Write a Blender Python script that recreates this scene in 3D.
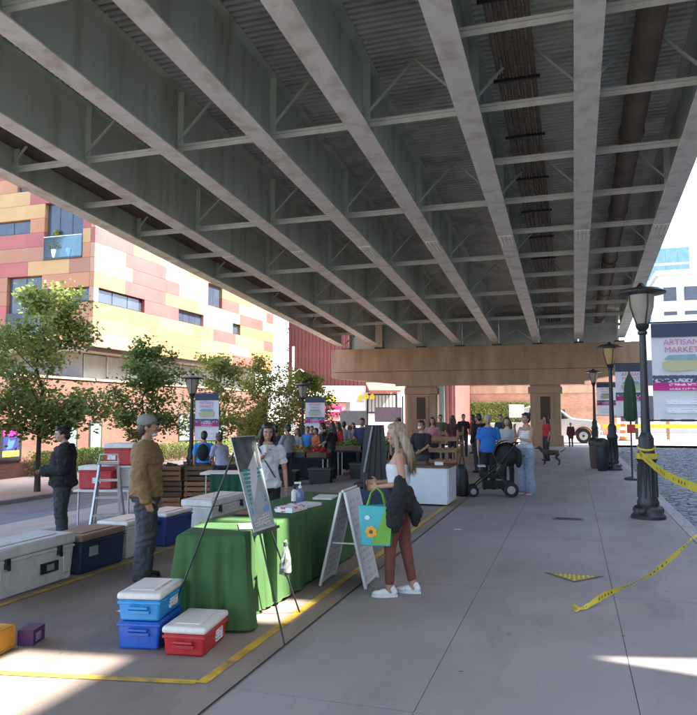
import bpy, bmesh, math, random
from mathutils import Vector, Matrix, noise
import numpy as np
random.seed(7)
for _o in list(bpy.data.objects): bpy.data.objects.remove(_o)
SC = bpy.context.scene
COL = SC.collection
R = math.radians

# ------------------------------------------------------------------ camera, sky, sun, exposure
cam_d = bpy.data.cameras.new('camera'); cam = bpy.data.objects.new('camera', cam_d); COL.objects.link(cam)
cam_d.sensor_fit = 'HORIZONTAL'; cam_d.sensor_width = 36.0; cam_d.lens = 36.0 * 700 / 697
cam_d.clip_start = 0.05; cam_d.clip_end = 6000
cam.location = (0, 0, 1.72); cam.rotation_euler = (R(90 + 4.533), 0, R(17.73))
SC.camera = cam
SUN_EL, SUN_AZ = 50.0, 82.0            # azimuth clockwise from +Y
W = bpy.data.worlds.new('World'); SC.world = W; W.use_nodes = True
nt = W.node_tree; nt.nodes.clear()
sky = nt.nodes.new('ShaderNodeTexSky'); sky.sky_type = 'NISHITA'; sky.sun_disc = False
sky.sun_elevation = R(SUN_EL); sky.sun_rotation = R(SUN_AZ); sky.air_density = 1.0; sky.dust_density = 2.0; sky.ozone_density = 1.0
bg = nt.nodes.new('ShaderNodeBackground'); bg.inputs['Strength'].default_value = 0.15
wo = nt.nodes.new('ShaderNodeOutputWorld')
nt.links.new(sky.outputs[0], bg.inputs[0]); nt.links.new(bg.outputs[0], wo.inputs[0])
sl = bpy.data.lights.new('sun', 'SUN'); sl.energy = 3.7; sl.angle = R(0.5); sl.color = (1.0, 0.93, 0.82)
so = bpy.data.objects.new('sun', sl); COL.objects.link(so)
sdir = Vector((math.cos(R(SUN_EL)) * math.sin(R(SUN_AZ)), math.cos(R(SUN_EL)) * math.cos(R(SUN_AZ)), math.sin(R(SUN_EL))))
so.rotation_euler = sdir.to_track_quat('Z', 'Y').to_euler(); so.location = (30, 5, 40)
SC.view_settings.view_transform = 'Standard'; SC.view_settings.look = 'None'
SC.view_settings.gamma = 1.0; SC.view_settings.exposure = 2.98
SC.render.engine = 'CYCLES'
SC.cycles.use_denoising = True
SC.cycles.max_bounces = 12; SC.cycles.diffuse_bounces = 8; SC.cycles.sample_clamp_indirect = 8

# ------------------------------------------------------------------ materials
_M = {}
def mat(name, col, rough=0.7, col2=None, scale=6.0, mix=0.5, bump=0.0, bscale=40.0, metal=0.0, island=0.0, objrand=0.0,
        trans=0.0, alpha=None, stretch=None, spec=0.5, emit=None, detail=6.0, coat=0.0, dirt=None, contrast=(0.35, 0.65)):
    if name in _M: return _M[name]
    m = bpy.data.materials.new(name); m.use_nodes = True; t = m.node_tree; n = t.nodes; l = t.links
    b = n['Principled BSDF']
    def C4(c): return (c[0], c[1], c[2], 1)
    b.inputs['Roughness'].default_value = rough; b.inputs['Metallic'].default_value = metal
    b.inputs['Specular IOR Level'].default_value = spec
    if coat: b.inputs['Coat Weight'].default_value = coat; b.inputs['Coat Roughness'].default_value = .08
    tc = n.new('ShaderNodeTexCoord'); src = tc.outputs['Object']
    if stretch:
        mp = n.new('ShaderNodeMapping'); mp.inputs['Scale'].default_value = stretch; l.new(src, mp.inputs[0]); src = mp.outputs[0]
    if col2 is None: col2 = tuple(c * 0.8 for c in col)
    nz = n.new('ShaderNodeTexNoise'); nz.inputs['Scale'].default_value = scale; nz.inputs['Detail'].default_value = detail
    nz.inputs['Roughness'].default_value = .62; l.new(src, nz.inputs['Vector'])
    rp = n.new('ShaderNodeValToRGB'); rp.color_ramp.elements[0].position = contrast[0]; rp.color_ramp.elements[1].position = contrast[1]
    rp.color_ramp.elements[0].color = C4(col2); rp.color_ramp.elements[1].color = C4(col)
    l.new(nz.outputs['Fac'], rp.inputs[0]); out = rp.outputs[0]
    if dirt:
        dcol, dscale, damt = dirt
        n2 = n.new('ShaderNodeTexNoise'); n2.inputs['Scale'].default_value = dscale; n2.inputs['Detail'].default_value = 8; l.new(src if stretch else tc.outputs['Object'], n2.inputs['Vector'])
        r2 = n.new('ShaderNodeValToRGB'); r2.color_ramp.elements[0].position = .5; r2.color_ramp.elements[1].position = .72; l.new(n2.outputs['Fac'], r2.inputs[0])
        mu = n.new('ShaderNodeMath'); mu.operation = 'MULTIPLY'; mu.inputs[1].default_value = damt; l.new(r2.outputs[0], mu.inputs[0])
        mx = n.new('ShaderNodeMixRGB'); mx.inputs['Color2'].default_value = C4(dcol); l.new(mu.outputs[0], mx.inputs[0]); l.new(out, mx.inputs['Color1']); out = mx.outputs[0]
    if island or objrand:
        if island: g = n.new('ShaderNodeNewGeometry'); rnd = g.outputs['Random Per Island']; amt = island
        else: g = n.new('ShaderNodeObjectInfo'); rnd = g.outputs['Random']; amt = objrand
        mr = n.new('ShaderNodeMapRange'); mr.inputs['To Min'].default_value = 1 - amt; mr.inputs['To Max'].default_value = 1 + amt; l.new(rnd, mr.inputs[0])
        hs = n.new('ShaderNodeHueSaturation'); l.new(mr.outputs[0], hs.inputs['Value']); l.new(out, hs.inputs['Color']); out = hs.outputs[0]
    l.new(out, b.inputs['Base Color'])
    if bump:
        nb = n.new('ShaderNodeTexNoise'); nb.inputs['Scale'].default_value = bscale; nb.inputs['Detail'].default_value = 5; l.new(src, nb.inputs['Vector'])
        bp = n.new('ShaderNodeBump'); bp.inputs['Strength'].default_value = bump; bp.inputs['Distance'].default_value = 0.01
        l.new(nb.outputs['Fac'], bp.inputs['Height']); l.new(bp.outputs[0], b.inputs['Normal'])
    if trans:                                   # thin translucent leaf / cloth
        tr = n.new('ShaderNodeBsdfTranslucent'); l.new(out, tr.inputs[0]); ms = n.new('ShaderNodeMixShader'); ms.inputs[0].default_value = trans
        l.new(b.outputs[0], ms.inputs[1]); l.new(tr.outputs[0], ms.inputs[2]); l.new(ms.outputs[0], n['Material Output'].inputs[0])
    if emit: b.inputs['Emission Color'].default_value = C4(emit[0]); b.inputs['Emission Strength'].default_value = emit[1]
    _M[name] = m; return m
def glass(name, col=(0.05, 0.07, 0.09), rough=0.06, spec=0.8):
    return mat(name, col, rough, tuple(c * .7 for c in col), 1.2, spec=spec)
def clear_glass(name, col=(.9, .95, .95)):
    if name in _M: return _M[name]
    m = bpy.data.materials.new(name); m.use_nodes = True; t = m.node_tree; n = t.nodes
    g = n.new('ShaderNodeBsdfGlossy'); g.inputs['Roughness'].default_value = .05
    tr = n.new('ShaderNodeBsdfTransparent'); tr.inputs[0].default_value = (*col, 1)
    fr = n.new('ShaderNodeFresnel'); fr.inputs[0].default_value = 1.5; ms = n.new('ShaderNodeMixShader')
    t.links.new(fr.outputs[0], ms.inputs[0]); t.links.new(tr.outputs[0], ms.inputs[1]); t.links.new(g.outputs[0], ms.inputs[2]); t.links.new(ms.outputs[0], n['Material Output'].inputs[0])
    _M[name] = m; return m
def print_mat(name, paper, ink, line=18.0, word=30.0, thr=0.5, axis='Z', fill=.55):
    """flat print: rows of unreadable small marks, in object space"""
    if name in _M: return _M[name]
    m = bpy.data.materials.new(name); m.use_nodes = True; t = m.node_tree; n = t.nodes; l = t.links; b = n['Principled BSDF']; b.inputs['Roughness'].default_value = .5
    tc = n.new('ShaderNodeTexCoord'); sx = n.new('ShaderNodeSeparateXYZ'); l.new(tc.outputs['Object'], sx.inputs[0])
    fr = n.new('ShaderNodeMath'); fr.operation = 'MULTIPLY'; fr.inputs[1].default_value = line; l.new(sx.outputs[axis], fr.inputs[0])
    fc = n.new('ShaderNodeMath'); fc.operation = 'FRACT'; l.new(fr.outputs[0], fc.inputs[0])
    gt = n.new('ShaderNodeMath'); gt.operation = 'LESS_THAN'; gt.inputs[1].default_value = fill; l.new(fc.outputs[0], gt.inputs[0])
    nz = n.new('ShaderNodeTexNoise'); nz.inputs['Scale'].default_value = word; nz.inputs['Detail'].default_value = 2; l.new(tc.outputs['Object'], nz.inputs['Vector'])
    g2 = n.new('ShaderNodeMath'); g2.operation = 'GREATER_THAN'; g2.inputs[1].default_value = thr; l.new(nz.outputs['Fac'], g2.inputs[0])
    mu = n.new('ShaderNodeMath'); mu.operation = 'MULTIPLY'; l.new(gt.outputs[0], mu.inputs[0]); l.new(g2.outputs[0], mu.inputs[1])
    mx = n.new('ShaderNodeMixRGB'); mx.inputs['Color1'].default_value = (*paper, 1); mx.inputs['Color2'].default_value = (*ink, 1); l.new(mu.outputs[0], mx.inputs[0]); l.new(mx.outputs[0], b.inputs['Base Color'])
    _M[name] = m; return m
def brick_mat(name, c1, c2, mortar, scale, mode='XZ'):
    if name in _M: return _M[name]
    m = bpy.data.materials.new(name); m.use_nodes = True; t = m.node_tree; n = t.nodes; l = t.links; b = n['Principled BSDF']; b.inputs['Roughness'].default_value = .85
    tc = n.new('ShaderNodeTexCoord'); sx = n.new('ShaderNodeSeparateXYZ'); cb = n.new('ShaderNodeCombineXYZ'); l.new(tc.outputs['Object'], sx.inputs[0])
    l.new(sx.outputs[mode[0]], cb.inputs[0]); l.new(sx.outputs[mode[1]], cb.inputs[1])
    bk = n.new('ShaderNodeTexBrick'); bk.inputs['Scale'].default_value = scale; bk.inputs['Color1'].default_value = (*c1, 1); bk.inputs['Color2'].default_value = (*c2, 1); bk.inputs['Mortar'].default_value = (*mortar, 1)
    bk.inputs['Mortar Size'].default_value = .015; bk.inputs['Row Height'].default_value = .17; bk.inputs['Brick Width'].default_value = .5
    l.new(cb.outputs[0], bk.inputs[0]); nz = n.new('ShaderNodeTexNoise'); nz.inputs['Scale'].default_value = .8; nz.inputs['Detail'].default_value = 6; l.new(tc.outputs['Object'], nz.inputs['Vector'])
    mr = n.new('ShaderNodeMapRange'); mr.inputs['From Min'].default_value = .3; mr.inputs['From Max'].default_value = .7; mr.inputs['To Min'].default_value = .75; mr.inputs['To Max'].default_value = 1.15; l.new(nz.outputs['Fac'], mr.inputs[0])
    hs = n.new('ShaderNodeHueSaturation'); l.new(mr.outputs[0], hs.inputs['Value']); l.new(bk.outputs[0], hs.inputs['Color']); l.new(hs.outputs[0], b.inputs['Base Color'])
    bp = n.new('ShaderNodeBump'); bp.inputs['Strength'].default_value = .4; bp.inputs['Distance'].default_value = .01; bp.invert = True; l.new(bk.outputs['Fac'], bp.inputs['Height']); l.new(bp.outputs[0], b.inputs['Normal'])
    _M[name] = m; return m

# ------------------------------------------------------------------ mesh builder
class MB:
    def __init__(s): s.v = []; s.f = []
    def add(s, vs, fs):
        o = len(s.v); s.v.extend(tuple(v) for v in vs); s.f.extend(tuple(i + o for i in f) for f in fs); return s
    def box(s, x0, x1, y0, y1, z0, z1, taper=0.0):
        t = taper
        return s.add([(x0 + t, y0 + t, z0), (x1 - t, y0 + t, z0), (x1 - t, y1 - t, z0), (x0 + t, y1 - t, z0), (x0, y0, z1), (x1, y0, z1), (x1, y1, z1), (x0, y1, z1)],
              [(3, 2, 1, 0), (4, 5, 6, 7), (0, 1, 5, 4), (1, 2, 6, 5), (2, 3, 7, 6), (3, 0, 4, 7)])
    def bar(s, a, b, w, h=None, up=(0, 0, 1)):
        a, b = Vector(a), Vector(b); d = (b - a).normalized(); h = h or w; u = Vector(up)
        if abs(d.dot(u)) > .98: u = Vector((0, 1, 0))
        x = d.cross(u).normalized() * w / 2; y = d.cross(x).normalized() * h / 2
        vs = [p + i * x + j * y for p in (a, b) for i, j in ((-1, -1), (1, -1), (1, 1), (-1, 1))]
        return s.add(vs, [(0, 1, 2, 3), (7, 6, 5, 4), (0, 4, 5, 1), (1, 5, 6, 2), (2, 6, 7, 3), (3, 7, 4, 0)])
    def tube(s, pts, rad, n=10, caps=True, ell=1.0):
        P = [Vector(p) for p in pts]; m = len(P); r = rad if hasattr(rad, '__len__') else [rad] * m
        rings = []; prev = None
        for i in range(m):
            d = (P[min(i + 1, m - 1)] - P[max(i - 1, 0)]).normalized()
            if prev is None: u = d.orthogonal().normalized()
            else:
                u = prev - d * prev.dot(d); u = u.normalized() if u.length > 1e-6 else d.orthogonal().normalized()
            prev = u; w = d.cross(u)
            rings.append([P[i] + (u * math.cos(k * 2 * math.pi / n) + w * math.sin(k * 2 * math.pi / n) * ell) * r[i] for k in range(n)])
        return s.loft(rings, caps)
    def loft(s, rings, caps=True, closed=True):
        n = len(rings[0]); vs = [p for r in rings for p in r]; fs = []
        for i in range(len(rings) - 1):
            for k in range(n if closed else n - 1):
                a, b = i * n + k, i * n + (k + 1) % n; fs.append((a, b, b + n, a + n))
        if caps and closed: fs.append(tuple(reversed(range(n)))); fs.append(tuple((len(rings) - 1) * n + k for k in range(n)))
        return s.add(vs, fs)
    def lathe(s, prof, n=20, c=(0, 0, 0)):
        return s.loft([[(c[0] + r * math.cos(k * 2 * math.pi / n), c[1] + r * math.sin(k * 2 * math.pi / n), c[2] + z) for k in range(n)] for r, z in prof])
    def ell(s, c, r, n=14, m=9, rot=None):
        rings = []
        for i in range(m + 1):
            th = math.pi * (i + .02) / (m + .04); rings.append([Vector((r[0] * math.sin(th) * math.cos(k * 2 * math.pi / n), r[1] * math.sin(th) * math.sin(k * 2 * math.pi / n), -r[2] * math.cos(th))) for k in range(n)])
        c = Vector(c)
        return s.loft([[c + (rot @ p if rot else p) for p in g] for g in rings])
    def ringstack(s, data, n=18, caps=True):   # (cx,cy,z,rx,ry)
        return s.loft([[(cx + rx * math.cos(k * 2 * math.pi / n), cy + ry * math.sin(k * 2 * math.pi / n), z) for k in range(n)] for cx, cy, z, rx, ry in data], caps)
    def extrude(s, poly, axis, a, b):          # polygon of 2-tuples in the plane normal to axis
        def pt(u, v, w): return {'X': (w, u, v), 'Y': (u, w, v), 'Z': (u, v, w)}[axis]
        n = len(poly); vs = [pt(u, v, a) for u, v in poly] + [pt(u, v, b) for u, v in poly]
        fs = [tuple(reversed(range(n))), tuple(range(n, 2 * n))] + [(k, (k + 1) % n, n + (k + 1) % n, n + k) for k in range(n)]
        return s.add(vs, fs)
    def xf(s, M):
        s.v = [tuple(M @ Vector(v)) for v in s.v]; return s
    def mesh(s, name):
        me = bpy.data.meshes.new(name); me.from_pydata(s.v, [], s.f)
        bm = bmesh.new(); bm.from_mesh(me); bmesh.ops.recalc_face_normals(bm, faces=bm.faces); bm.to_mesh(me); bm.free(); return me
def tag(o, label=None, cat=None, group=None, kind=None):
    if label: o['label'] = label
    if cat: o['category'] = cat
    if group: o['group'] = group
    if kind: o['kind'] = kind
    return o
def link(name, me, m=None, parent=None, smooth=None, bevel=0.0, loc=None, rot=None):
    if m is not None and not me.materials: me.materials.append(m)
    if smooth is not None:
        me.polygons.foreach_set('use_smooth', [True] * len(me.polygons))
        if smooth < 180: me.set_sharp_from_angle(angle=R(smooth))
    o = bpy.data.objects.new(name, me); COL.objects.link(o)
    if parent is not None: o.parent = parent
    if loc: o.location = loc
    if rot: o.rotation_euler = rot
    if bevel:
        b = o.modifiers.new('bevel', 'BEVEL'); b.width = bevel; b.segments = 3; b.limit_method = 'ANGLE'; b.angle_limit = R(40)
        me.polygons.foreach_set('use_smooth', [True] * len(me.polygons)); me.set_sharp_from_angle(angle=R(50))
    return o
def mk(name, mb, m, parent=None, **k): return link(name, mb.mesh(name), m, parent, **k)
def empty(name, loc=(0, 0, 0), rz=0.0, label=None, cat=None, group=None, kind=None):
    o = bpy.data.objects.new(name, None); COL.objects.link(o); o.location = loc; o.rotation_euler = (0, 0, rz); o.empty_display_size = .1
    return tag(o, label, cat, group, kind)
def box_obj(name, m, parent, *b, bevel=0.0, taper=0.0, **k): return mk(name, MB().box(*b, taper=taper), m, parent, bevel=bevel, **k)
def copy_tree(o, parent=None):
    c = o.copy(); COL.objects.link(c); c.parent = parent
    for ch in list(o.children): copy_tree(ch, c)
    return c
def GZ(x): return -0.1 * min(max(-x - 5.2, 0), 8.5)          # the market ground falls away to the street on the left
def text_mesh(body, size, m, parent, loc, rot, name='lettering', extrude=.002, align='CENTER', bold=0.0):
    cu = bpy.data.curves.new('t', 'FONT'); cu.body = body; cu.size = size; cu.extrude = extrude; cu.align_x = align; cu.align_y = 'CENTER'; cu.offset = bold; cu.resolution_u = 2
    t = bpy.data.objects.new('t', cu); COL.objects.link(t); dg = bpy.context.evaluated_depsgraph_get()
    me = bpy.data.meshes.new_from_object(t.evaluated_get(dg)); bpy.data.objects.remove(t); me.name = name
    me.materials.clear(); return link(name, me, m, parent, loc=loc, rot=rot)

# palette
steel = mat('steel_paint', (.56, .61, .535), .55, (.48, .525, .46), 1.2, dirt=((.27, .22, .16), 1.6, .6), bump=.15, bscale=14, stretch=(1, 1, .16))
flange_m = mat('steel_bounce_lit', (.84, .82, .73), .6, (.74, .71, .62), 2.0, dirt=((.42, .34, .25), 2.6, .6), bump=.2, bscale=18)  # paler, warmer than the webs: light bounced off the ground put into the colour
strut_m = mat('strut_paint', (.60, .60, .53), .6, (.48, .48, .42), 3.0, dirt=((.34, .27, .2), 3, .5))
deck_m = mat('galvanised', (.68, .67, .63), .55, (.5, .49, .46), 1.3, metal=.1, dirt=((.26, .22, .18), 1.1, .6))
rust_m = mat('rust_brown', (.13, .08, .055), .75, (.075, .05, .04), 2.5)
pipe_m = mat('pipe_rust', (.27, .19, .14), .7, (.19, .13, .095), 2.5, dirt=((.12, .075, .05), 1.5, .5))
deck_b = mat('galvanised_lit', (.9, .88, .82), .5, (.74, .72, .66), 1.3, dirt=((.3, .26, .2), 1.1, .6))  # lighter copy of the deck metal; skylight in the right-hand bays painted in
darkm = mat('dark_iron', (.02, .02, .021), .45, (.012, .012, .013), 8)
blackm = mat('black_plastic', (.018, .018, .02), .5, (.01, .01, .011), 12)
conc = mat('cap_concrete', (.48, .32, .205), .88, (.34, .22, .135), 1.3, bump=.25, bscale=9, stretch=(1, 1, .25), dirt=((.24, .165, .11), 1.2, .5))
def paving_mat(name, c1, c2, stain, gum):
    m = bpy.data.materials.new(name); m.use_nodes = True; t = m.node_tree; n = t.nodes; l = t.links; b = n['Principled BSDF']; b.inputs['Roughness'].default_value = .82
    g = n.new('ShaderNodeNewGeometry'); P = g.outputs['Position']
    def noi(sc, det=6, stre=None, ro=.6):
        q = n.new('ShaderNodeTexNoise'); q.inputs['Scale'].default_value = sc; q.inputs['Detail'].default_value = det; q.inputs['Roughness'].default_value = ro
        if stre: mp = n.new('ShaderNodeMapping'); mp.inputs['Scale'].default_value = stre; l.new(P, mp.inputs[0]); l.new(mp.outputs[0], q.inputs['Vector'])
        else: l.new(P, q.inputs['Vector'])
        return q.outputs['Fac']
    def ramp(f, a, b_):
        r_ = n.new('ShaderNodeMapRange'); r_.inputs['From Min'].default_value = a; r_.inputs['From Max'].default_value = b_; l.new(f, r_.inputs[0]); return r_.outputs[0]
    def mixc(f, A, B, amt=1.0):
        mx = n.new('ShaderNodeMixRGB')
        if amt != 1.0: mu = n.new('ShaderNodeMath'); mu.operation = 'MULTIPLY'; mu.inputs[1].default_value = amt; l.new(f, mu.inputs[0]); f = mu.outputs[0]
        l.new(f, mx.inputs[0])
        for k, v in ((1, A), (2, B)):
            if isinstance(v, tuple): mx.inputs[k].default_value = (*v, 1)
            else: l.new(v, mx.inputs[k])
        return mx.outputs[0]
    c = mixc(ramp(noi(.7, 8), .35, .65), c2, c1)
    c = mixc(ramp(noi(1.3, 8, (1.6, .35, 1)), .52, .70), c, stain, .55)                 # tracked-in grime along the walk
    c = mixc(ramp(noi(170, 3), .56, .70), c, tuple(v * .45 for v in c1), .55)           # aggregate specks
    c = mixc(ramp(noi(120, 2), .60, .72), c, tuple(min(1, v * 1.6) for v in c1), .5)
    for sc, th, col_, am in ((2.6, .055, gum, .8), (5.5, .05, tuple(v * .8 for v in gum), .5)):
        v = n.new('ShaderNodeTexVoronoi'); v.inputs['Scale'].default_value = sc; l.new(P, v.inputs['Vector']); c = mixc(ramp(v.outputs['Distance'], th, th * .6), c, col_, am)
    wv = n.new('ShaderNodeTexVoronoi'); wv.feature = 'DISTANCE_TO_EDGE'; wv.inputs['Scale'].default_value = .33
    ad = n.new('ShaderNodeVectorMath'); sc_n = n.new('ShaderNodeTexNoise'); sc_n.inputs['Scale'].default_value = 2.2; sc_n.inputs['Detail'].default_value = 8; l.new(P, sc_n.inputs['Vector']); ad.operation = 'MULTIPLY_ADD'; ad.inputs[1].default_value = (.5, .5, .5); l.new(sc_n.outputs['Color'], ad.inputs[0]); l.new(P, ad.inputs[2]); l.new(ad.outputs[0], wv.inputs['Vector'])
    c = mixc(ramp(wv.outputs['Distance'], .0016, .0006), c, tuple(v * .5 for v in c1), .22)   # hairline cracks
    l.new(c, b.inputs['Base Color'])
    bp = n.new('ShaderNodeBump'); bp.inputs['Strength'].default_value = .35; bp.inputs['Distance'].default_value = .006; l.new(noi(110, 4), bp.inputs['Height']); l.new(bp.outputs[0], b.inputs['Normal'])
    return m
slab_m = paving_mat('sidewalk_concrete', (.272, .25, .242), (.215, .198, .192), (.15, .138, .132), (.10, .095, .09))
pad_m = paving_mat('pad_concrete', (.255, .205, .172), (.188, .15, .125), (.12, .098, .085), (.08, .07, .065))
asph = mat('street_asphalt', (.22, .225, .24), .7, (.16, .165, .175), 1.5, bump=.3, bscale=90)
walk_l = mat('left_paving', (.53, .42, .34), .85, (.43, .335, .27), 1.2, bump=.2, bscale=50)
kerb_m = mat('granite_kerb', (.30, .29, .28), .7, (.2, .19, .19), 14, bump=.2, bscale=60, objrand=.08)
yel_m = mat('line_yellow', (.62, .38, .035), .7, (.36, .23, .05), 3.0, dirt=((.12, .1, .08), 9, .75))
white_p = mat('white_plastic', (.66, .66, .64), .4, (.58, .57, .55), 3)
cream = mat('lid_white', (.72, .70, .66), .42, (.62, .6, .56), 5, dirt=((.4, .37, .33), 7, .4))
wood = mat('crate_wood', (.33, .18, .085), .75, (.2, .105, .05), 2.0, stretch=(1, 1, 9), bump=.2, bscale=20)
wood_d = mat('dark_wood', (.12, .065, .035), .7, (.07, .038, .022), 2.0, stretch=(1, 9, 1))
alu = mat('aluminium', (.55, .55, .55), .38, (.42, .42, .43), 10, metal=.75)

# ================================================================== THE SETTING
ground_m = mat('far_ground', (.2, .19, .18), .9, (.15, .145, .14), .05)
mk('ground', MB().add([(-1500, -600, -1.25), (1500, -600, -1.25), (1500, 2500, -1.25), (-1500, 2500, -1.25)], [(0, 1, 2, 3)]), ground_m)['kind'] = 'structure'
def strip(name, xs, y0, y1, m, dz=0.0, zf=GZ, ny=24):
    b = MB(); n = len(xs); vs = []; fs = []
    for j in range(ny + 1):
        y = y0 + (y1 - y0) * j / ny
        vs += [(x, y, zf(x) + dz) for x in xs]
    for j in range(ny):
        for i in range(n - 1):
            a = j * n + i; fs.append((a, a + 1, a + 1 + n, a + n))
    o = mk(name, b.add(vs, fs), m); o['kind'] = 'structure'; return o
strip('market_pavement', [-9.0, -7.5, -6, -5.2, -3.5, -2.088], -25, 41, pad_m)
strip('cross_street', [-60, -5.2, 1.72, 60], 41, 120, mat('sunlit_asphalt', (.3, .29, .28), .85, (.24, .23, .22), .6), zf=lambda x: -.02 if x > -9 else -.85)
strip('parking_lane', [-12.3, -11, -9.2], -25, 41, walk_l, dz=-.08)
strip('left_road', [-15.85, -13.7, -12.3], -25, 60, asph, dz=-.1)
strip('left_sidewalk', [-21.0, -18, -16.1], -25, 60, walk_l, dz=.02)
def kerb_line(name, x0, x1, y0, y1, z0, z1, step, seed):
    root = empty(name, (0, y0, z0)); root['kind'] = 'structure'; random.seed(seed)
    me = MB().box(x0, x1, 0, step - .012, 0, z1 - z0).mesh('kerb_stone'); y = 0
    while y < y1 - y0:
        o = link('kerb_stone', me, kerb_m, root, loc=(random.uniform(-.004, .004), y, random.uniform(-.004, .004))); y += step
kerb_line('kerb_left_near', -9.2, -9.0, 6, 40, -.6, -.385, 1.5, 2)
kerb_line('kerb_left_far', -16.1, -15.85, 8, 48, -1.1, -.83, 1.5, 3)
kerb_line('kerb_right', 1.52, 1.72, -4, 40, -.3, -.004, 1.22, 4)
# sidewalk: concrete slabs with recessed joints
sw = empty('sidewalk', (0, 0, 0)); sw['kind'] = 'structure'
box_obj('joint_bed', mat('joint_dark', (.15, .14, .135), .95), sw, -2.088, 1.515, -12, 41, -.25, -.008)
cols = [(-2.06, -.9195), (-.9145, .3225), (.3275, 1.508)]
for a, b in cols:
    me = MB().box(a, b, 0, 3.042, -.0075, 0).mesh('paving_slab')
    for k in range(-3, 13): link('paving_slab', me, slab_m, sw, loc=(0, 1.05 + 3.05 * k, random.uniform(-.0015, .0015)))
# cobbled street on the right
road = mk('cobbled_road', MB().add([(1.72, -25, -.17), (9.8, -25, -.17), (9.8, 41, -.17), (1.72, 41, -.17)], [(0, 1, 2, 3)]), mat('cobble_joint', (.05, .05, .052), .95)); road['kind'] = 'structure'
random.seed(11); cb = MB(); y = 3.0; row = 0
while y < 40.8:
    x = 1.74 + (row % 2) * .09; dy = .125
    while x < 8.2:
        dx = random.uniform(.17, .25); h = -.125 + random.uniform(-.012, .012); g = .012; t = .016
        x1, y1 = x + dx, y + dy
        vs = [(x + g, y + g, -.17), (x1 - g, y + g, -.17), (x1 - g, y1 - g, -.17), (x + g, y1 - g, -.17),
              (x + g + t, y + g + t, h), (x1 - g - t, y + g + t, h + random.uniform(-.004, .004)), (x1 - g - t, y1 - g - t, h), (x + g + t, y1 - g - t, h + random.uniform(-.004, .004))]
        cb.add(vs, [(4, 5, 6, 7), (0, 1, 5, 4), (1, 2, 6, 5), (2, 3, 7, 6), (3, 0, 4, 7)]); x = x1
    y += dy; row += 1
mk('cobblestones', cb, mat('cobble_stone', (.21, .215, .23), .6, (.13, .135, .145), 9, island=.3, bump=.2, bscale=60), road)['kind'] = 'stuff'
# painted yellow lines round the market bay
def paint(name, pts, w, dz=.004):
    b = MB()
    for (x0, y0), (x1, y1) in zip(pts[:-1], pts[1:]):
        d = Vector((x1 - x0, y1 - y0)).normalized(); n = Vector((-d.y, d.x)) * w / 2
        b.add([(x0 + n.x, y0 + n.y, GZ(x0) + dz), (x0 - n.x, y0 - n.y, GZ(x0) + dz), (x1 - n.x, y1 - n.y, GZ(x1) + dz), (x1 + n.x, y1 + n.y, GZ(x1) + dz)], [(0, 1, 2, 3)])
    o = mk(name, b, yel_m); o['kind'] = 'structure'; return o
paint('yellow_line', [(-2.3, 4.11), (-2.27, 26)], .075)
paint('yellow_line', [(-6.2, 3.32), (-4.95, 3.62), (-2.338, 4.11)], .07)
paint('yellow_line', [(-4.93, 3.67), (-4.93, 26)], .07)
# drain cover and yellow arrow mark set in the slabs
dc = empty('utility_cover', (-.12, 12.1, .001), 0, 'small rectangular iron utility cover set in the concrete sidewalk', 'utility cover')
box_obj('cover_frame', mat('cover_iron', (.11, .1, .1), .6), dc, -.24, .24, -.13, .13, 0, .004)
for i in range(5): box_obj('slot', darkm, dc, -.19, .19, -.1 + i * .045, -.08 + i * .045, .0042, .006)
tp = empty('tactile_triangle', (-.03, 7.83, .002), 0, 'yellow painted triangle with dark border on the sidewalk', 'floor marking')
mk('border', MB().extrude([(-.30, .17), (.30, .17), (0, -.19)], 'Z', 0, .002), mat('tri_dark', (.10, .085, .06), .8), tp)
mk('fill', MB().extrude([(-.25, .145), (.25, .145), (0, -.155)], 'Z', .0025, .004), mat('tri_yellow', (.40, .30, .06), .75, (.2, .16, .06), 30), tp)
dm = mat('tri_dot', (.50, .39, .1), .7)
for r_ in range(5):
    n_ = 9 - 2 * r_
    if n_ > 0:
        for i in range(n_): mk('dome', MB().lathe([(.016, 0), (.013, .005), (.004, .008)], 8), dm, tp, loc=((i - (n_ - 1) / 2) * .046, .12 - r_ * .055, .004))
tag(mk('paper_scrap', MB().box(-.06, .05, -.03, .03, 0, .006), white_p, loc=(-1.66, 10.5, .002), rot=(0, 0, .4)), 'white scrap of paper on the sidewalk beyond the shopper', 'litter')

# ================================================================== THE VIADUCT
S = -0.0698; Z0 = 8.094                     # underside of the girders at Y=0 and its fall along Y
def bz(y): return Z0 + S * y
Y0, Y1 = -14.0, 37.4
GX = [-12.40, -10.40, -8.02, -5.85, -3.83, -1.70, .36, 2.36]
via = empty('viaduct', (0, 0, 0), 0, 'grey-green steel girder viaduct roofing over the market', 'bridge')
def sloped(name, x0, x1, d0, d1, m, parent, ya=Y0, yb=Y1):
    return mk(name, MB().add([(x, y, bz(y) + d) for y in (ya, yb) for x, d in ((x0, d0), (x1, d0), (x1, d1), (x0, d1))], [(0, 1, 2, 3), (7, 6, 5, 4), (0, 4, 5, 1), (1, 5, 6, 2), (2, 6, 7, 3), (3, 7, 4, 0)]), m, parent)
SY = [-1.8 + 4.9 * k for k in range(8)]     # main cross frames
SYm = [.65 + 4.9 * k for k in range(8)]     # lighter struts between them
TOP = 1.5
ang = math.atan(S)
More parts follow.
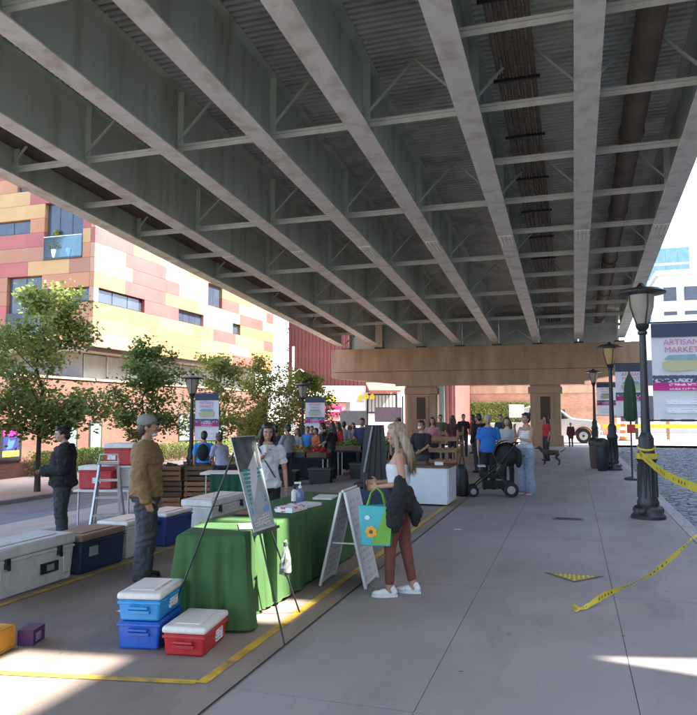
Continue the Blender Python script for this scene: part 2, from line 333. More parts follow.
def bolted(x0, x1, y0, y1, z0, z1, side):
    b = MB().box(x0, x1, y0, y1, z0, z1)
    if side == 'Z':
        for i in range(10):
            for xx in (-.15, -.06, .06, .15): yy = y0 + (i + .5) * (y1 - y0) / 10; b.box(xx - .014, xx + .014, yy - .014, yy + .014, z0 - .016, z0)
    else:
        for i in range(6):
            for k in range(12):
                yy = y0 + (i + .5) * (y1 - y0) / 6; zz = z0 + (k + .5) * (z1 - z0) / 12; x_ = x1 if side > 0 else x0; b.box(*sorted((x_, x_ + side * .016)), yy - .014, yy + .014, zz - .014, zz + .014)
    return b
spl = {1: bolted(.0145, .028, -.3, .3, .12, 1.38, 1).mesh('splice_plate'), -1: bolted(-.028, -.0145, -.3, .3, .12, 1.38, -1).mesh('splice_plate')}
fsp = bolted(-.2, .2, -.45, .45, -.016, -.0005, 'Z').mesh('flange_splice')
stif = MB().box(-.16, .16, -.012, .012, 0.032, TOP - .03).mesh('stiffener')
for gi, gx in enumerate(GX):
    g = sloped('girder', gx - .014, gx + .014, .03, TOP, steel, via)
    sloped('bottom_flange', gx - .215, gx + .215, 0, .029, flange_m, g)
    sloped('top_flange', gx - .19, gx + .19, TOP - .03, TOP - .002, steel, g)
    for y in SY: link('stiffener', stif, steel, g, loc=(gx, y, bz(y)))
    for y in (5.6, 20.3):
        for s_ in (-1, 1): link('splice_plate', spl[s_], steel, g, loc=(gx, y, bz(y)), rot=(ang, 0, 0))
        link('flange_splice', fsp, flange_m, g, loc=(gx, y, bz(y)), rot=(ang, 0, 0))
# cross frames: bottom strut, top strut and two diagonals in each bay
for bi in range(7):
    xa, xb = GX[bi] + .03, GX[bi + 1] - .03
    L = xb - xa
    st = MB().box(0, L, -.045, .045, .24, .29).box(0, L, -.007, .007, .15, .24).mesh('cross_strut')
    dgm = MB().bar((0.02, -.05, .36), (L / 2, -.05, 1.36), .05, .04).bar((L - .02, -.05, .36), (L / 2, -.05, 1.36), .05, .04).mesh('diagonal_brace')
    for y in SY:
        link('cross_strut', st, strut_m, via, loc=(xa, y, bz(y)))
        link('diagonal_brace', dgm, steel, via, loc=(xa, y, bz(y)))
    if bi in (0, 5, 6):
        for y in SYm:
            if y < Y1 - 1: link('cross_strut', st, strut_m, via, loc=(xa, y, bz(y)))
# corrugated deck pans, one sheet per bay
pitch = .16
for bi in range(7):
    xa, xb = GX[bi] + .014, GX[bi + 1] - .014; b = MB(); ys = []
    n = int((Y1 - Y0) / pitch)
    for k in range(n):
        y = Y0 + k * pitch
        ys += [(y, 0.0), (y + .085, 0.0), (y + .09, .13), (y + .155, .13)]
    vs = []
    for y, d in ys: vs += [(xa, y, bz(y) + TOP + d), (xb, y, bz(y) + TOP + d)]
    b.add(vs, [(2 * i, 2 * i + 1, 2 * i + 3, 2 * i + 2) for i in range(len(ys) - 1)])
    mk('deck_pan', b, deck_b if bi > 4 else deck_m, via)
sloped('deck_slab', GX[0] - .9, GX[-1] + .75, TOP + .15, TOP + .45, mat('deck_concrete', (.3, .29, .27), .9), via, Y0, 38.88)
for s_, x in ((-1, GX[0] - .9), (1, GX[-1] + .45)): sloped('parapet', x, x + .3, TOP + .43, TOP + 1.15, conc, via)
# brown cable tray beside the outer girder, bundle of conduits, one big pipe
sloped('cable_tray', -12.36, -11.15, .72, .80, mat('tray_brown', (.20, .145, .10), .8, (.13, .09, .06), 2), via)
for i in range(6): 
    x = -1.18 + i * .125
    mk('conduit', MB().tube([(x, y, bz(y) + .95 + .02 * (i % 2)) for y in (Y0, Y1)],   .046, 10), pipe_m, via, smooth=40)
for y in SY + SYm:
    if y < Y1: box_obj('conduit_hanger', darkm, via, -1.3, -.44, y + .3, y + .35, bz(y) + .84, bz(y) + .895)
pp = mk('drain_pipe', MB().tube([(1.36, y, bz(y) + .85) for y in (Y0, Y1)], .24, 20), pipe_m, via, smooth=40)
for y in SYm: mk('pipe_collar', MB().tube([(1.36, y + .6, bz(y) + .85 - .042), (1.36, y + .72, bz(y) + .85 - .05)], .268, 20), pipe_m, pp, smooth=40)
# second span beyond the pier
SP2 = 38.9
for gi, gx in enumerate(GX):
    g = sloped('girder', gx - .014, gx + .014, .03, TOP, steel, via, SP2, 40.6)
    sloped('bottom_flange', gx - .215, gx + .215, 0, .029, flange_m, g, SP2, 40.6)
sloped('deck_slab', GX[0] - .9, GX[-1] + .75, TOP + .002, TOP + .42, mat('deck_concrete', (.3, .29, .27), .9), via, SP2, 40.6)
pale = mat('pale_diaphragm', (.62, .66, .60), .6, (.5, .54, .49), 2)
for bi in range(7):
    xa, xb = GX[bi] + .25, GX[bi + 1] - .25
    box_obj('end_diaphragm', pale, via, xa - .22, xb + .22, 39.25, 39.35, bz(39) - .02, bz(39) + TOP + .4)
    mk('end_bracing', MB().bar((xa, 37.2, bz(38) + .12), (xb, 37.2, bz(38) + 1.2), .05).bar((xb, 37.28, bz(38) + .12), (xa, 37.28, bz(38) + 1.2), .05), steel, via)

# pier: cap beam, two columns with plinths and sunken panels
pier = empty('bridge_pier', (0, 38.1, 0), 0, 'tan concrete pier carrying the viaduct girders on two columns', 'pier')
capz = bz(38) - .10
cap = MB().extrude([(-13.2, capz), (3.6, capz), (3.6, 3.95), (.1, 3.28), (-8.9, 3.28), (-13.2, 3.72)], 'Y', -.1, 1.3)
mk('cap_beam', cap, conc, pier, bevel=.03)
mk('cap_ledge', MB().extrude([(-9.4, 3.2), (.6, 3.2), (.6, 3.45), (-9.4, 3.45)], 'Y', -.135, -.102), conc, pier)
for x in GX: box_obj('bearing', darkm, pier, x - .25, x + .25, .1, .55, capz, capz + .1)
plq = mat('panel_dark', (.09, .05, .035), .7, (.06, .035, .025), 8)
for i, (xa, xb) in enumerate(((-8.82, -7.12), (-2.14, -.60))):
    zb = GZ(xa) - .1
    c = mk('column', MB().box(xa, xb, 0, 1.2, zb, 3.279), conc, pier, bevel=.05)
    box_obj('capital', conc, c, xa - .09, xb + .09, -.07, 1.27, 2.75, 3.1, bevel=.03)
    box_obj('plinth', conc, c, xa - .12, xb + .12, -.1, 1.3, zb, .55, bevel=.04)
    xm = (xa + xb) / 2
    box_obj('panel_frame', conc, c, xm - .42, xm + .42, -.035, .02, 1.25, 2.7)
    box_obj('sunken_panel', plq, c, xm - .25, xm + .25, -.045, 0, 1.38, 2.58)
box_obj('steel_post', steel, pier, -7.0, -6.72, .1, .4, GZ(-7) - .05, 3.2)
mk('web_joint', MB().box(-13.0, 3.3, -.112, -.101, 4.02, 4.05), mat('joint_line', (.14, .09, .06), .9), pier)

# ================================================================== COLOURED PANEL BUILDING ON THE LEFT
bl = empty('panel_building', (-21, 26.94, -.85), 0, 'building clad in yellow, orange and rose panels beyond the left street', 'building')
bl.location = (0, 0, 0)
XF, YF = -21.0, 26.94
PC = {'y': mat('panel_yellow', (0.3344, 0.2242, 0.0912), .55, (0.2964, 0.19, 0.0722), .7), 'o': mat('panel_orange', (0.304, 0.1444, 0.0684), .55, (0.2584, 0.1178, 0.0532), .7),
      'r': mat('panel_rose', (0.2508, 0.0684, 0.0608), .55, (0.2052, 0.0517, 0.0456), .7), 'p': mat('panel_cream', (0.3344, 0.19, 0.1216), .55, (0.2964, 0.1596, 0.1026), .7), 't': mat('panel_terracotta', (0.2432, 0.114, 0.0608), .55, (0.2128, 0.0988, 0.0532), .7)}
core = mat('core_dark', (.06, .05, .045), .9)
box_obj('core_wall', core, bl, -40, XF - .26, YF + .26, 47.2, 4.80, 14.4)
RH = .697; rows = [4.79 + RH * i for i in range(14)]
_pm = {}
def panel(axis, a, b, z, c):
    L = round(b - a, 2); key = (axis, L, c)
    if key not in _pm:
        m_ = MB().box(-.25, 0, .006, L - .006, .006, RH - .006) if axis == 'X' else MB().box(.006, L - .006, 0, .25, .006, RH - .006)
        _pm[key] = m_.mesh('cladding_panel')
    link('cladding_panel', _pm[key], PC[c], bl, loc=(XF, a, z) if axis == 'X' else (a, YF, z))
def fill(axis, s0, s1, z, holes, palette):
    segs = []; p = s0
    for h0, h1 in sorted(holes):
        if h0 > p: segs.append((p, h0))
        p = max(p, h1)
    if p < s1: segs.append((p, s1))
    last = None
    for a, b in segs:
        x = a
        while x < b - .05:
            L = round(random.choice((2.4, 3.0, 3.6, 4.4, 5.4)), 2)
            if b - (x + L) < .9: L = b - x
            c = random.choice([q for q in palette if q != last]); last = c
            panel(axis, x, min(x + L, b), z, c); x += L
random.seed(23)
for i, z in enumerate(rows):
    hx = []; hy = []
    if i == 3: hx = [(27.3, 31.0), (34.3, 37.1), (40.9, 42.0)]; hy = [(-22.9, -21.3)]
    if i in (5, 6) : hx += [(37.6, 39.4)]
    if i in (6, 7, 8, 9): hy += [(-23.9, -21.7)]
    if i in (1, 2, 3, 4): hy += [(-26.0, -23.95)]
    if i == 8: hy += [(-29, -24.75)]
    if i == 11: hy += [(-25.6, -23.0)]
    fill('X', YF, 47.4, z, hx, 'yprooyyr' if i < 3 else 'pprpropr')
    fill('Y', -32, XF - .25, z, hy, 'yotryo')
wf = mat('window_frame_dark', (.03, .03, .035), .5)
wg = glass('window_glass', (.045, .06, .085), .1, .45)
def window_x(y0, y1, z0, z1, n, x=XF - .19):
    w = box_obj('window', wf, bl, x - .1, x, y0, y1, z0, z1)
    for k in range(n):
        a = y0 + (y1 - y0) * k / n + .04; b = y0 + (y1 - y0) * (k + 1) / n - .04
        box_obj('pane', wg, w, x + .002, x + .012, a, b, z0 + .05, z1 - .05)
window_x(27.32, 30.98, 6.9, 7.56, 3); window_x(34.32, 37.08, 6.9, 7.56, 4); window_x(40.92, 41.98, 6.9, 7.56, 1); window_x(37.62, 39.38, 8.3, 9.65, 2)
def window_y(x0, x1, z0, z1, n, y=YF + .17):
    w = box_obj('window', wf, bl, x0, x1, y, y + .1, z0, z1)
    for k in range(n):
        a = x0 + (x1 - x0) * k / n + .04; b = x0 + (x1 - x0) * (k + 1) / n - .04
        box_obj('pane', wg, w, a, b, y - .012, y - .002, z0 + .05, z1 - .05)
    return w
window_y(-22.9, -21.3, 6.92, 7.54, 2); window_y(-29, -24.77, 10.39, 11.04, 4); window_y(-25.6, -23.0, 12.5, 13.1, 2)
w = window_y(-23.88, -21.72, 8.98, 11.74, 3, YF + .235)
box_obj('balcony_floor', wf, w, -23.88, -21.72, YF - .05, YF + .2, 8.975, 9.06)
box_obj('balcony_glass', clear_glass('rail_glass', (.6, .7, .72)), w, -23.88, -21.72, YF - .04, YF - .02, 9.07, 10.05)
box_obj('balcony_rail', alu, w, -23.88, -21.72, YF - .05, YF - .01, 10.06, 10.1)
w = window_y(-25.98, -23.97, 5.5, 8.25, 2, YF + .2)
box_obj('balcony_glass', clear_glass('rail_glass'), w, -25.98, -23.97, YF - .04, YF - .02, 5.5, 6.5)
# recessed glass floor and brick podium
box_obj('soffit', mat('soffit_grey', (.22, .21, .2), .8), bl, -40, XF - .3, YF + .02, 47.2, 4.60, 4.785)
sg = glass('shop_glass', (.24, .30, .31), .12)
box_obj('glass_backing', mat('backing_grey', (.18, .18, .18), .8), bl, -39.9, -22.3, YF + 1.0, 47, 3.2, 4.59)
for k in range(11):
    y = 28.0 + k * 1.72
    pn = box_obj('shop_pane', sg, bl, -22.28, -22.24, y, y + 1.66, 3.35, 4.55)
    box_obj('mullion', alu, pn, -22.28, -22.18, y + 1.665, y + 1.715, 3.3, 4.58)
brk = brick_mat('podium_brick', (.17, .072, .05), (.125, .052, .037), (.12, .085, .068), 2.4, 'YZ')
pod = box_obj('podium_wall', brk, bl, -40, XF, 4, 49, -1.2, 3.19)
box_obj('coping', conc, pod, -40, XF + .06, 4, 49, 3.195, 3.29)
for (y0, y1, z0, z1) in ((25.2, 26.1, -.75, 1.35), (26.9, 27.8, -.75, 1.35), (18.5, 20.2, .2, 1.9), (31.0, 32.0, -.75, 1.4), (34.5, 36.0, .1, 1.7), (38.5, 40.0, .1, 1.7)):
    f_ = box_obj('podium_window', wf, pod, XF - .02, XF + .03, y0, y1, z0, z1)
    box_obj('pane', glass('podium_glass', (.16, .24, .22), .1), f_, XF + .032, XF + .038, y0 + .09, y1 - .09, z0 + .09, z1 - .09)
po = empty('poster_case', (XF + .001, 21.78, 0), 0, 'framed poster in magenta, blue and yellow on the brick wall', 'poster')
box_obj('case_frame', darkm, po, 0, .05, -.12, 1.0, -.18, 1.24)
for z0, z1, c in ((.82, 1.05, (.6, .03, .25)), (.26, .81, (.02, .03, .12)), (.02, .25, (.7, .55, .05))): box_obj('print_band', mat('poster' + str(z0), c, .5), po, .051, .056, .02, .86, z0, z1)
mk('print_shape', MB().extrude([(.2, .3), (.5, .35), (.68, .7), (.4, .62), (.3, .75)], 'X', .0565, .058), mat('poster_blue', (.05, .12, .5), .5), po)

# ================================================================== BUILDINGS BEYOND
rb = empty('ribbed_building', (-21, 50, -.85), 0, 'dark red ribbed metal building behind the market stalls', 'building')
redm = mat('red_ribs', (.17, .05, .042), .7, (.12, .036, .032), 1.2)
box_obj('wall', redm, rb, .15, 13, 0.1, 14, 0, 16)
rib = MB().box(-.05, .05, 0, .1, 0, 16).mesh('rib')
for k in range(43): link('rib', rib, redm, rb, loc=(.2 + k * .3, -.001, 0))
# low white shop with a yellow-trimmed fascia, pink front and red awning
_rs = R(26); shop = empty('market_shop', (-14 + 14 * math.cos(_rs), 44 + 14 * math.sin(_rs), 0), _rs, 'low white and pink shopfront with red awning beside the pier', 'shop')
box_obj('wall', mat('shop_white', (.72, .7, .66), .8), shop, -19.3, -10.3, .3, 5, -1.0, 3.1)
box_obj('fascia', mat('fascia_white', (.76, .76, .74), .7), shop, -17.6, -12.9, .05, .298, 2.45, 3.5)
pk = mat('shop_pink', (.66, .34, .30), .8, (.6, .28, .25), 1)
box_obj('pink_front', pk, shop, -17.4, -14.2, .15, .296, -1.0, 2.4)
mg = mat('magenta_sign', (.5, .025, .14), .6)
s_ = box_obj('magenta_sign', mg, shop, -15.9, -14.5, .08, .148, 1.55, 2.15); box_obj('sign_stripe', white_p, s_, -15.75, -14.65, .07, .079, 1.8, 1.92)
box_obj('magenta_sign', mg, shop, -16.3, -14.6, .08, .148, .75, 1.2)
yl = mat('fascia_yellow', (.75, .6, .05), .6)
random.seed(4)
for i, x in enumerate((-17.1, -16.6, -16.0, -15.5, -15.1, -13.3, -12.9, -12.5)):
    mk('yellow_letter_block', MB().extrude([(-.16, -.18), (.16, -.18), (.2, .0), (.06, .22), (-.1, .1)], 'Y', 0, .05), yl, shop, loc=(x, -.001, 2.75 + random.uniform(-.1, .1)))
box_obj('white_column', mat('fascia_white', (.76, .76, .74), .7), shop, -13.95, -12.95, -.05, .29, -1.0, 2.44)
aw = mk('awning', MB().extrude([(-1.0, 3.2), (-.98, 3.08), (.29, 3.62), (.29, 3.74)], 'X', -12.85, -10.75), mat('awning_red', (.42, .10, .07), .7), shop)
wd = box_obj('shop_window', wf, shop, -12.75, -10.8, .2, .297, 1.7, 3.0)
for k in range(8): box_obj('pane', mat('blind_grey', (.38, .40, .38), .6), wd, -12.7 + k * .235, -12.52 + k * .235, .15, .198, 1.8, 2.9)
box_obj('white_pillar', mat('fascia_white', (.76, .76, .74), .7), shop, -10.75, -10.25, .1, .295, -.9, 3.5)
# long brick wall with ivy across the far street
fw = empty('brick_warehouse', (0, 58, 0), 0, 'orange brick warehouse with ivy seen between the pier columns', 'building')
bb = brick_mat('warehouse_brick', (.46, .235, .13), (.36, .17, .09), (.4, .3, .22), 2.2, 'XZ')
box_obj('wall', bb, fw, -24, 3.2, 0, 10, -1, 7.0)
box_obj('band_course', conc, fw, -24, 3.2, -.08, -.001, 3.3, 3.9)
for k in range(7):
    x = -10.6 + k * 1.5
    f_ = box_obj('window', wf, fw, x, x + 1.0, -.05, -.002, .5, 2.0); box_obj('pane', wg, f_, x + .06, x + .94, -.06, -.051, .56, 1.94)
box_obj('white_sign', white_p, fw, -4.9, -3.7, -.25, -.15, 1.35, 2.4)
# right-hand blocks far down the street
gb = empty('grey_block', (0, 66, 0), 0, 'pale grey low block at the end of the cobbled street', 'building')
lgw = mat('pale_render', (.5, .5, .5), .8, (.43, .43, .43), .6)
box_obj('wall', lgw, gb, 3.3, 30, 0, 12, -1, 7.6)
mk('pitched_roof', MB().extrude([(4.6, 7.6), (30, 7.6), (30, 10.2), (7.2, 10.2)], 'Y', .2, 12), mat('roof_pale', (.6, .58, .55), .7), gb)
for r_ in range(2):
    for k in range(8):
        x = 4.0 + k * 1.6
        f_ = box_obj('window', wf, gb, x, x + 1.05, -.05, -.002, 1.0 + r_ * 3.1, 3.2 + r_ * 3.1); box_obj('pane', wg, f_, x + .07, x + .98, -.06, -.051, 1.08 + r_ * 3.1, 3.1 + r_ * 3.1)
bt = empty('beige_tower', (0, 84, 0), 0, 'square beige concrete tower rising above the grey block', 'building')
box_obj('wall', mat('tower_beige', (.46, .42, .37), .8, (.4, .36, .32), .5), bt, 9.4, 13.9, 0, 8, -1, 17.0)
box_obj('roof_slab', lgw, bt, 9.1, 14.2, -.3, 8.3, 17.0, 17.5)
for r_ in range(4):
    for k in range(2): f_ = box_obj('window', wf, bt, 9.9 + k * 2.1, 11.2 + k * 2.1, -.05, -.002, 6 + r_ * 2.7, 7.5 + r_ * 2.7); box_obj('pane', wg, f_, 9.98 + k * 2.1, 11.12 + k * 2.1, -.06, -.051, 6.08 + r_ * 2.7, 7.42 + r_ * 2.7)
gt_ = empty('glass_tower', (0, 105, 0), 0, 'blue glass tower behind the beige tower', 'building')
box_obj('core_wall', mat('tower_grey', (.5, .52, .55), .6), gt_, 9.6, 16, .1, 10, -1, 25)
tg = glass('tower_glass', (.12, .24, .38), .1)
for r_ in range(10):
    for k in range(4): box_obj('pane', tg, gt_, 9.7 + k * 1.55, 11.15 + k * 1.55, 0, .098, 1 + r_ * 2.4, 3.0 + r_ * 2.4)
# buildings lining the cobbled street on the right (outside the picture); an added screen wall fills the gap between them
# a lower corner house, the screen with openings shaped for sun patches, a taller block
wr = brick_mat('row_brick', (.62, .57, .50), (.56, .51, .45), (.5, .47, .42), 2.2, 'YZ')
def rowhouse(y0, y1, h, label, x=10.0, d=9.0):
    o = empty('street_building', (x, y0, -.2), 0, label, 'building'); L = y1 - y0
    box_obj('wall', wr, o, 0, d, 0, L, 0, h)
    box_obj('cornice', conc, o, -.12, -.001, 0.02, L - .02, h - .35, h - .05)
    for r_ in range(int(h / 3.3)):
        for k in range(max(1, int(L / 2.6))):
            f_ = box_obj('window', wf, o, -.05, -.002, .7 + k * 2.6, 1.9 + k * 2.6, 1 + r_ * 3.2, 2.9 + r_ * 3.2); box_obj('pane', wg, f_, -.06, -.051, .76 + k * 2.6, 1.84 + k * 2.6, 1.06 + r_ * 3.2, 2.84 + r_ * 3.2)
    return o
rowhouse(-30, 6.21, 15.8, 'lower brick street building across the cobbled road, outside the view')
rowhouse(9.6, 42.0, 24.0, 'taller brick street building across the cobbled road, outside the view')
pw = empty('sun_slot_wall', (0, 0, 0), 0, 'unseen thin screen wall added between the street buildings, two openings shaped for sun patches', 'wall'); sc_ = MB()
def pz(poly): sc_.extrude(poly, 'X', 10.0, 10.12)
def rz_(a, b, z0, z1): pz([(a, z0), (b, z0), (b, z1), (a, z1)])
rz_(6.212, 9.598, -.2, 10.7)
pz([(6.212, 10.7), (6.40, 10.7), (6.785, 12.03), (6.212, 12.03)]); pz([(6.92, 10.7), (9.598, 10.7), (9.598, 12.03), (6.785, 12.03)])
rz_(6.212, 9.598, 12.03, 14.85); rz_(6.212, 7.2, 14.85, 17.2); rz_(7.9, 9.598, 14.85, 17.2); rz_(6.212, 9.598, 17.2, 23)
mk('wall', sc_, wr, pw)

# ================================================================== STREET LAMPS WITH BANNERS
lampglass = mat('lantern_glass', (.62, .56, .45), .35, (.5, .45, .36), 5, trans=.5)
lampglass2 = mat('lantern_glass_sunlit', (.72, .58, .28), .35, (.66, .5, .2), 5, trans=.5)  # yellower copy of the glass; sun on the second lantern put into its colour
ban_w = mat('banner_white', (.78, .77, .80), .7, (.72, .71, .74), 2, trans=.25)
ban_n = mat('banner_navy', (.045, .055, .10), .7); ban_m = mat('banner_magenta', (.50, .02, .20), .7)
ban_p = mat('banner_pink', (.62, .16, .32), .7); ban_y = mat('banner_straw', (.52, .45, .22), .7, (.4, .42, .3), 14); ban_t = mat('banner_teal', (.25, .38, .42), .7)
ban_print = print_mat('banner_print', (.76, .75, .78), (.5, .5, .55), 26, 34, .53, fill=.35)
ban_dprint = print_mat('banner_dark_print', (.045, .055, .10), (.5, .5, .55), 9, 20, .52)
def lamp(loc, label, rz=0.0, banner=1, glassm=None, lettering=False):
    o = empty('street_lamp', loc, rz, label, 'street lamp', 'black iron street lamps with market banners')
    b = mk('base', MB().lathe([(.27, 0), (.27, .05), (.23, .09), (.215, .16), (.165, .2), (.175, .26), (.15, .32), (.135, .9), (.165, .96), (.165, 1.02), (.12, 1.1), (.125, 1.3), (.085, 1.38), (.06, 1.42)], 16), darkm, o, smooth=35)
    for k in range(10):
        a = k * math.pi / 5; mk('flute', MB().tube([(.148 * math.cos(a), .148 * math.sin(a), .34), (.134 * math.cos(a), .134 * math.sin(a), .88)], .018, 6), darkm, b, smooth=60)
    for a in (.4, 2.5, 4.2): mk('anchor_lug', MB().ell((.2 * math.cos(a), .2 * math.sin(a), .12), (.07, .07, .08), 8, 5), darkm, b, smooth=60)
    mk('pole', MB().lathe([(.075, 1.36), (.06, 2.2), (.052, 3.02), (.075, 3.04), (.075, 3.08), (.05, 3.1)], 14), darkm, o, smooth=40)
    l_ = mk('lantern', MB().lathe([(.085, 3.2), (.13, 3.3), (.19, 3.52), (.205, 3.7)], 14), glassm or lampglass, o, smooth=40)
    mk('lantern_cup', MB().lathe([(.05, 3.08), (.10, 3.14), (.11, 3.19), (.075, 3.22)], 14), darkm, l_, smooth=40)
    for k in range(4):
        a = k * math.pi / 2 + .4; mk('lantern_rib', MB().tube([(.10 * math.cos(a), .10 * math.sin(a), 3.18), (.20 * math.cos(a), .20 * math.sin(a), 3.5), (.215 * math.cos(a), .215 * math.sin(a), 3.72)], .011, 6), darkm, l_)
    mk('lamp_cap', MB().lathe([(.2, 3.69), (.385, 3.715), (.39, 3.74), (.3, 3.79), (.08, 3.83), (.03, 3.9)], 24), darkm, o, smooth=40)
    if banner:
        s = banner
        for z in (1.6, 3.22): mk('banner_arm', MB().tube([(0, 0, z), (s * 1.07, 0, z)], .014, 8), darkm, o, smooth=60)
        xs = sorted((s * .13, s * 1.03)); xc = s * .58
        bn = empty('banner', (0, 0, 0)); bn.parent = o
        b_ = MB(); nx, nz_ = 8, 14
        for j in range(nz_ + 1):
            for i in range(nx + 1):
                x = xs[0] + (xs[1] - xs[0]) * i / nx; z = 1.62 + 1.58 * j / nz_; b_.v.append((x, .018 * math.sin(3 * x + 2.5 * z) * math.sin(math.pi * j / nz_), z))
        b_.f = [(j * (nx + 1) + i, j * (nx + 1) + i + 1, (j + 1) * (nx + 1) + i + 1, (j + 1) * (nx + 1) + i) for j in range(nz_) for i in range(nx)]
        mk('banner_cloth', b_, ban_w, bn, smooth=180)
        y0, y1 = -.034, -.03
        def band(n_, x0, x1, z0, z1, m_): box_obj(n_, m_, bn, x0, x1, y0, y1, z0, z1)
        band('top_band', xs[0], xs[1], 2.97, 3.2, ban_n)
        band('mid_band', xs[0], xs[1], 2.22, 2.34, ban_dprint); band('magenta_band', xs[0], xs[1], 2.09, 2.218, ban_m)
        if lettering:
            text_mesh('ARTISAN', .135, ban_p, bn, (xc, -.036, 2.88), (R(90), 0, 0), bold=0); text_mesh('MARKET', .135, ban_p, bn, (xc, -.036, 2.755), (R(90), 0, 0), bold=0)
            for z_ in (1.72, 1.86, 2.42): box_obj('small_print', ban_print, bn, xc - .26, xc + .26, -.0345, -.031, z_, z_ + (.08 if z_ < 2 else .03))
            mk('banner_picture', MB().extrude([(xc - .26, 2.42), (xc - .1, 2.4), (xc + .24, 2.43), (xc + .29, 2.56), (xc - .05, 2.62), (xc - .3, 2.55)], 'Y', -.036, -.032), ban_y, bn)
            mk('banner_picture', MB().extrude([(xc - .27, 2.6), (xc + .26, 2.58), (xc + .2, 2.68), (xc - .2, 2.67)], 'Y', -.039, -.035), ban_t, bn)
            box_obj('magenta_text', print_mat('mag_print', (.50, .02, .20), (.8, .5, .6), 12, 26, .48), bn, xc - .2, xc + .2, -.037, -.0345, 2.1, 2.205)
        else:
            box_obj('banner_picture', ban_p, bn, xc - .2, xc + .2, -.036, -.0345, 2.74, 2.88); box_obj('banner_picture', ban_y, bn, xc - .2, xc + .2, -.036, -.0345, 2.45, 2.62)
    return o
lamp((1.14, 12.6, 0), 'black street lamp wrapped in yellow caution tape at the sidewalk edge', lettering=True)
lamp((1.12, 22.8, 0), 'second black street lamp along the sidewalk, beside the dark bins, yellowish lantern', glassm=lampglass2, lettering=True)
lamp((1.0, 36.5, 0), 'third and farthest street lamp along the sidewalk, near the white truck', lettering=True)
lamp((-12.42, 21.25, -.82), 'street lamp by the trees on the left, behind the man with a backpack', lettering=True)
lamp((-11.25, 28.6, -.80), 'street lamp behind the produce tables in front of the pink shopfront', lettering=True)
# caution tape
tapem = print_mat('caution_tape', (.72, .55, .03), (.03, .03, .02), 1.0, 34, .56, 'Z', 1.1)
tapem2 = mat('tape_yellow', (.70, .55, .06), .28, (.6, .45, .04), 6, trans=.2, bump=.3, bscale=35)
def tape(name, pts, w, label, tw):
    b = MB(); n = 110; P = [Vector(p) for p in pts]; m = len(P) - 1; ring = []
    for i in range(n + 1):
        t = i / n * m; k = min(int(t), m - 1); u = t - k
        p0, p1, p2, p3 = P[max(k - 1, 0)], P[k], P[k + 1], P[min(k + 2, m)]
        p = .5 * ((2 * p1) + (-p0 + p2) * u + (2 * p0 - 5 * p1 + 4 * p2 - p3) * u * u + (-p0 + 3 * p1 - 3 * p2 + p3) * u ** 3)
        a = tw(i / n) + .35 * noise.noise(p * 9) + .2 * noise.noise(p * 25); up = Vector((math.sin(a) * .3, math.sin(a), math.cos(a))); p = p + Vector((noise.noise(p * 14), noise.noise(p * 14 + Vector((9, 0, 0))), noise.noise(p * 14 + Vector((0, 9, 0))))) * .008; ring.append([p - up * w / 2, p + up * w / 2])
    b.loft(ring, False, False)
    o = mk(name, b, tapem2, smooth=180); tag(o, label, 'caution tape')
    b2 = MB(); random.seed(len(pts))
    for i in range(1, n - 1):
        if i % 16 in (1, 3, 5, 7, 9):                                       # unreadable black print marks
            a0, a1 = Vector(ring[i][0]), Vector(ring[i][1]); c0, c1 = Vector(ring[i + 1][0]), Vector(ring[i + 1][1])
            q = lambda u, v: (a0 * (1 - v) + a1 * v) * (1 - u) + (c0 * (1 - v) + c1 * v) * u
            nn = (a1 - a0).cross(c0 - a0).normalized() * .0015
            for s in (1, -1): b2.add([q(.15, .3) + nn * s, q(.7, .3) + nn * s, q(.75, .62) + nn * s, q(.2, .7) + nn * s], [(0, 1, 2, 3)])
    mk('print_mark', b2, blackm, o)['kind'] = 'stuff'
    return o
tape('caution_tape', [(1.02, 12.47, 1.06), (1.12, 12.0, .96), (1.28, 11.2, .82), (1.55, 10.2, .73), (1.95, 9.0, .70), (2.6, 7.4, .78)], .12, 'yellow caution tape sagging from the street lamp towards the road', lambda t: .15 * math.sin(5 * t))
tape('caution_tape', [(2.0, 9.2, .42), (1.32, 8.7, .38), (1.0, 8.1, .27), (.68, 7.5, .16), (.45, 7.1, .13), (.25, 6.85, .09), (.06, 6.62, .03), (.0, 6.55, .015), (-.04, 6.62, .03)], .06, 'loose end of yellow tape curling down onto the sidewalk', lambda t: 1.2 * math.sin(9 * t + .5))
mk('tape_wrap', MB().lathe([(.171, .97), (.171, 1.06)], 16), tapem2, bpy.data.objects['street_lamp'], smooth=60)
mk('tape_wrap', MB().tube([(.13 * math.cos(a), .13 * math.sin(a), 1.16 + .05 * math.sin(a)) for a in [k * .4 for k in range(17)]], .02, 6), tapem2, bpy.data.objects['street_lamp'])
# bins beside the second lamp
def bin_(loc, s, label, m_):
    o = empty('litter_bin', loc, 0, label, 'bin')
    mk('body', MB().lathe([(.2 * s, 0), (.25 * s, .05), (.30 * s, .45), (.31 * s, .75), (.29 * s, .82)], 16), m_, o, smooth=40)
    random.seed(3); rg = []
    for z, r_ in ((.70, .325), (.78, .34), (.86, .33), (.93, .25), (.98, .1)): rg.append([((r_ + random.uniform(-.02, .02)) * s * math.cos(k * math.pi / 9), (r_ + random.uniform(-.02, .02)) * s * math.sin(k * math.pi / 9), z) for k in range(18)])
    mk('bag_rim', MB().loft(rg), blackm, o, smooth=80)
bin_((.80, 22.35, 0), .62, 'black bag-topped litter bin against the second street lamp', blackm)
bin_((.62, 23.3, 0), .55, 'brown litter bin just behind the black bag-topped bin', rust_m)
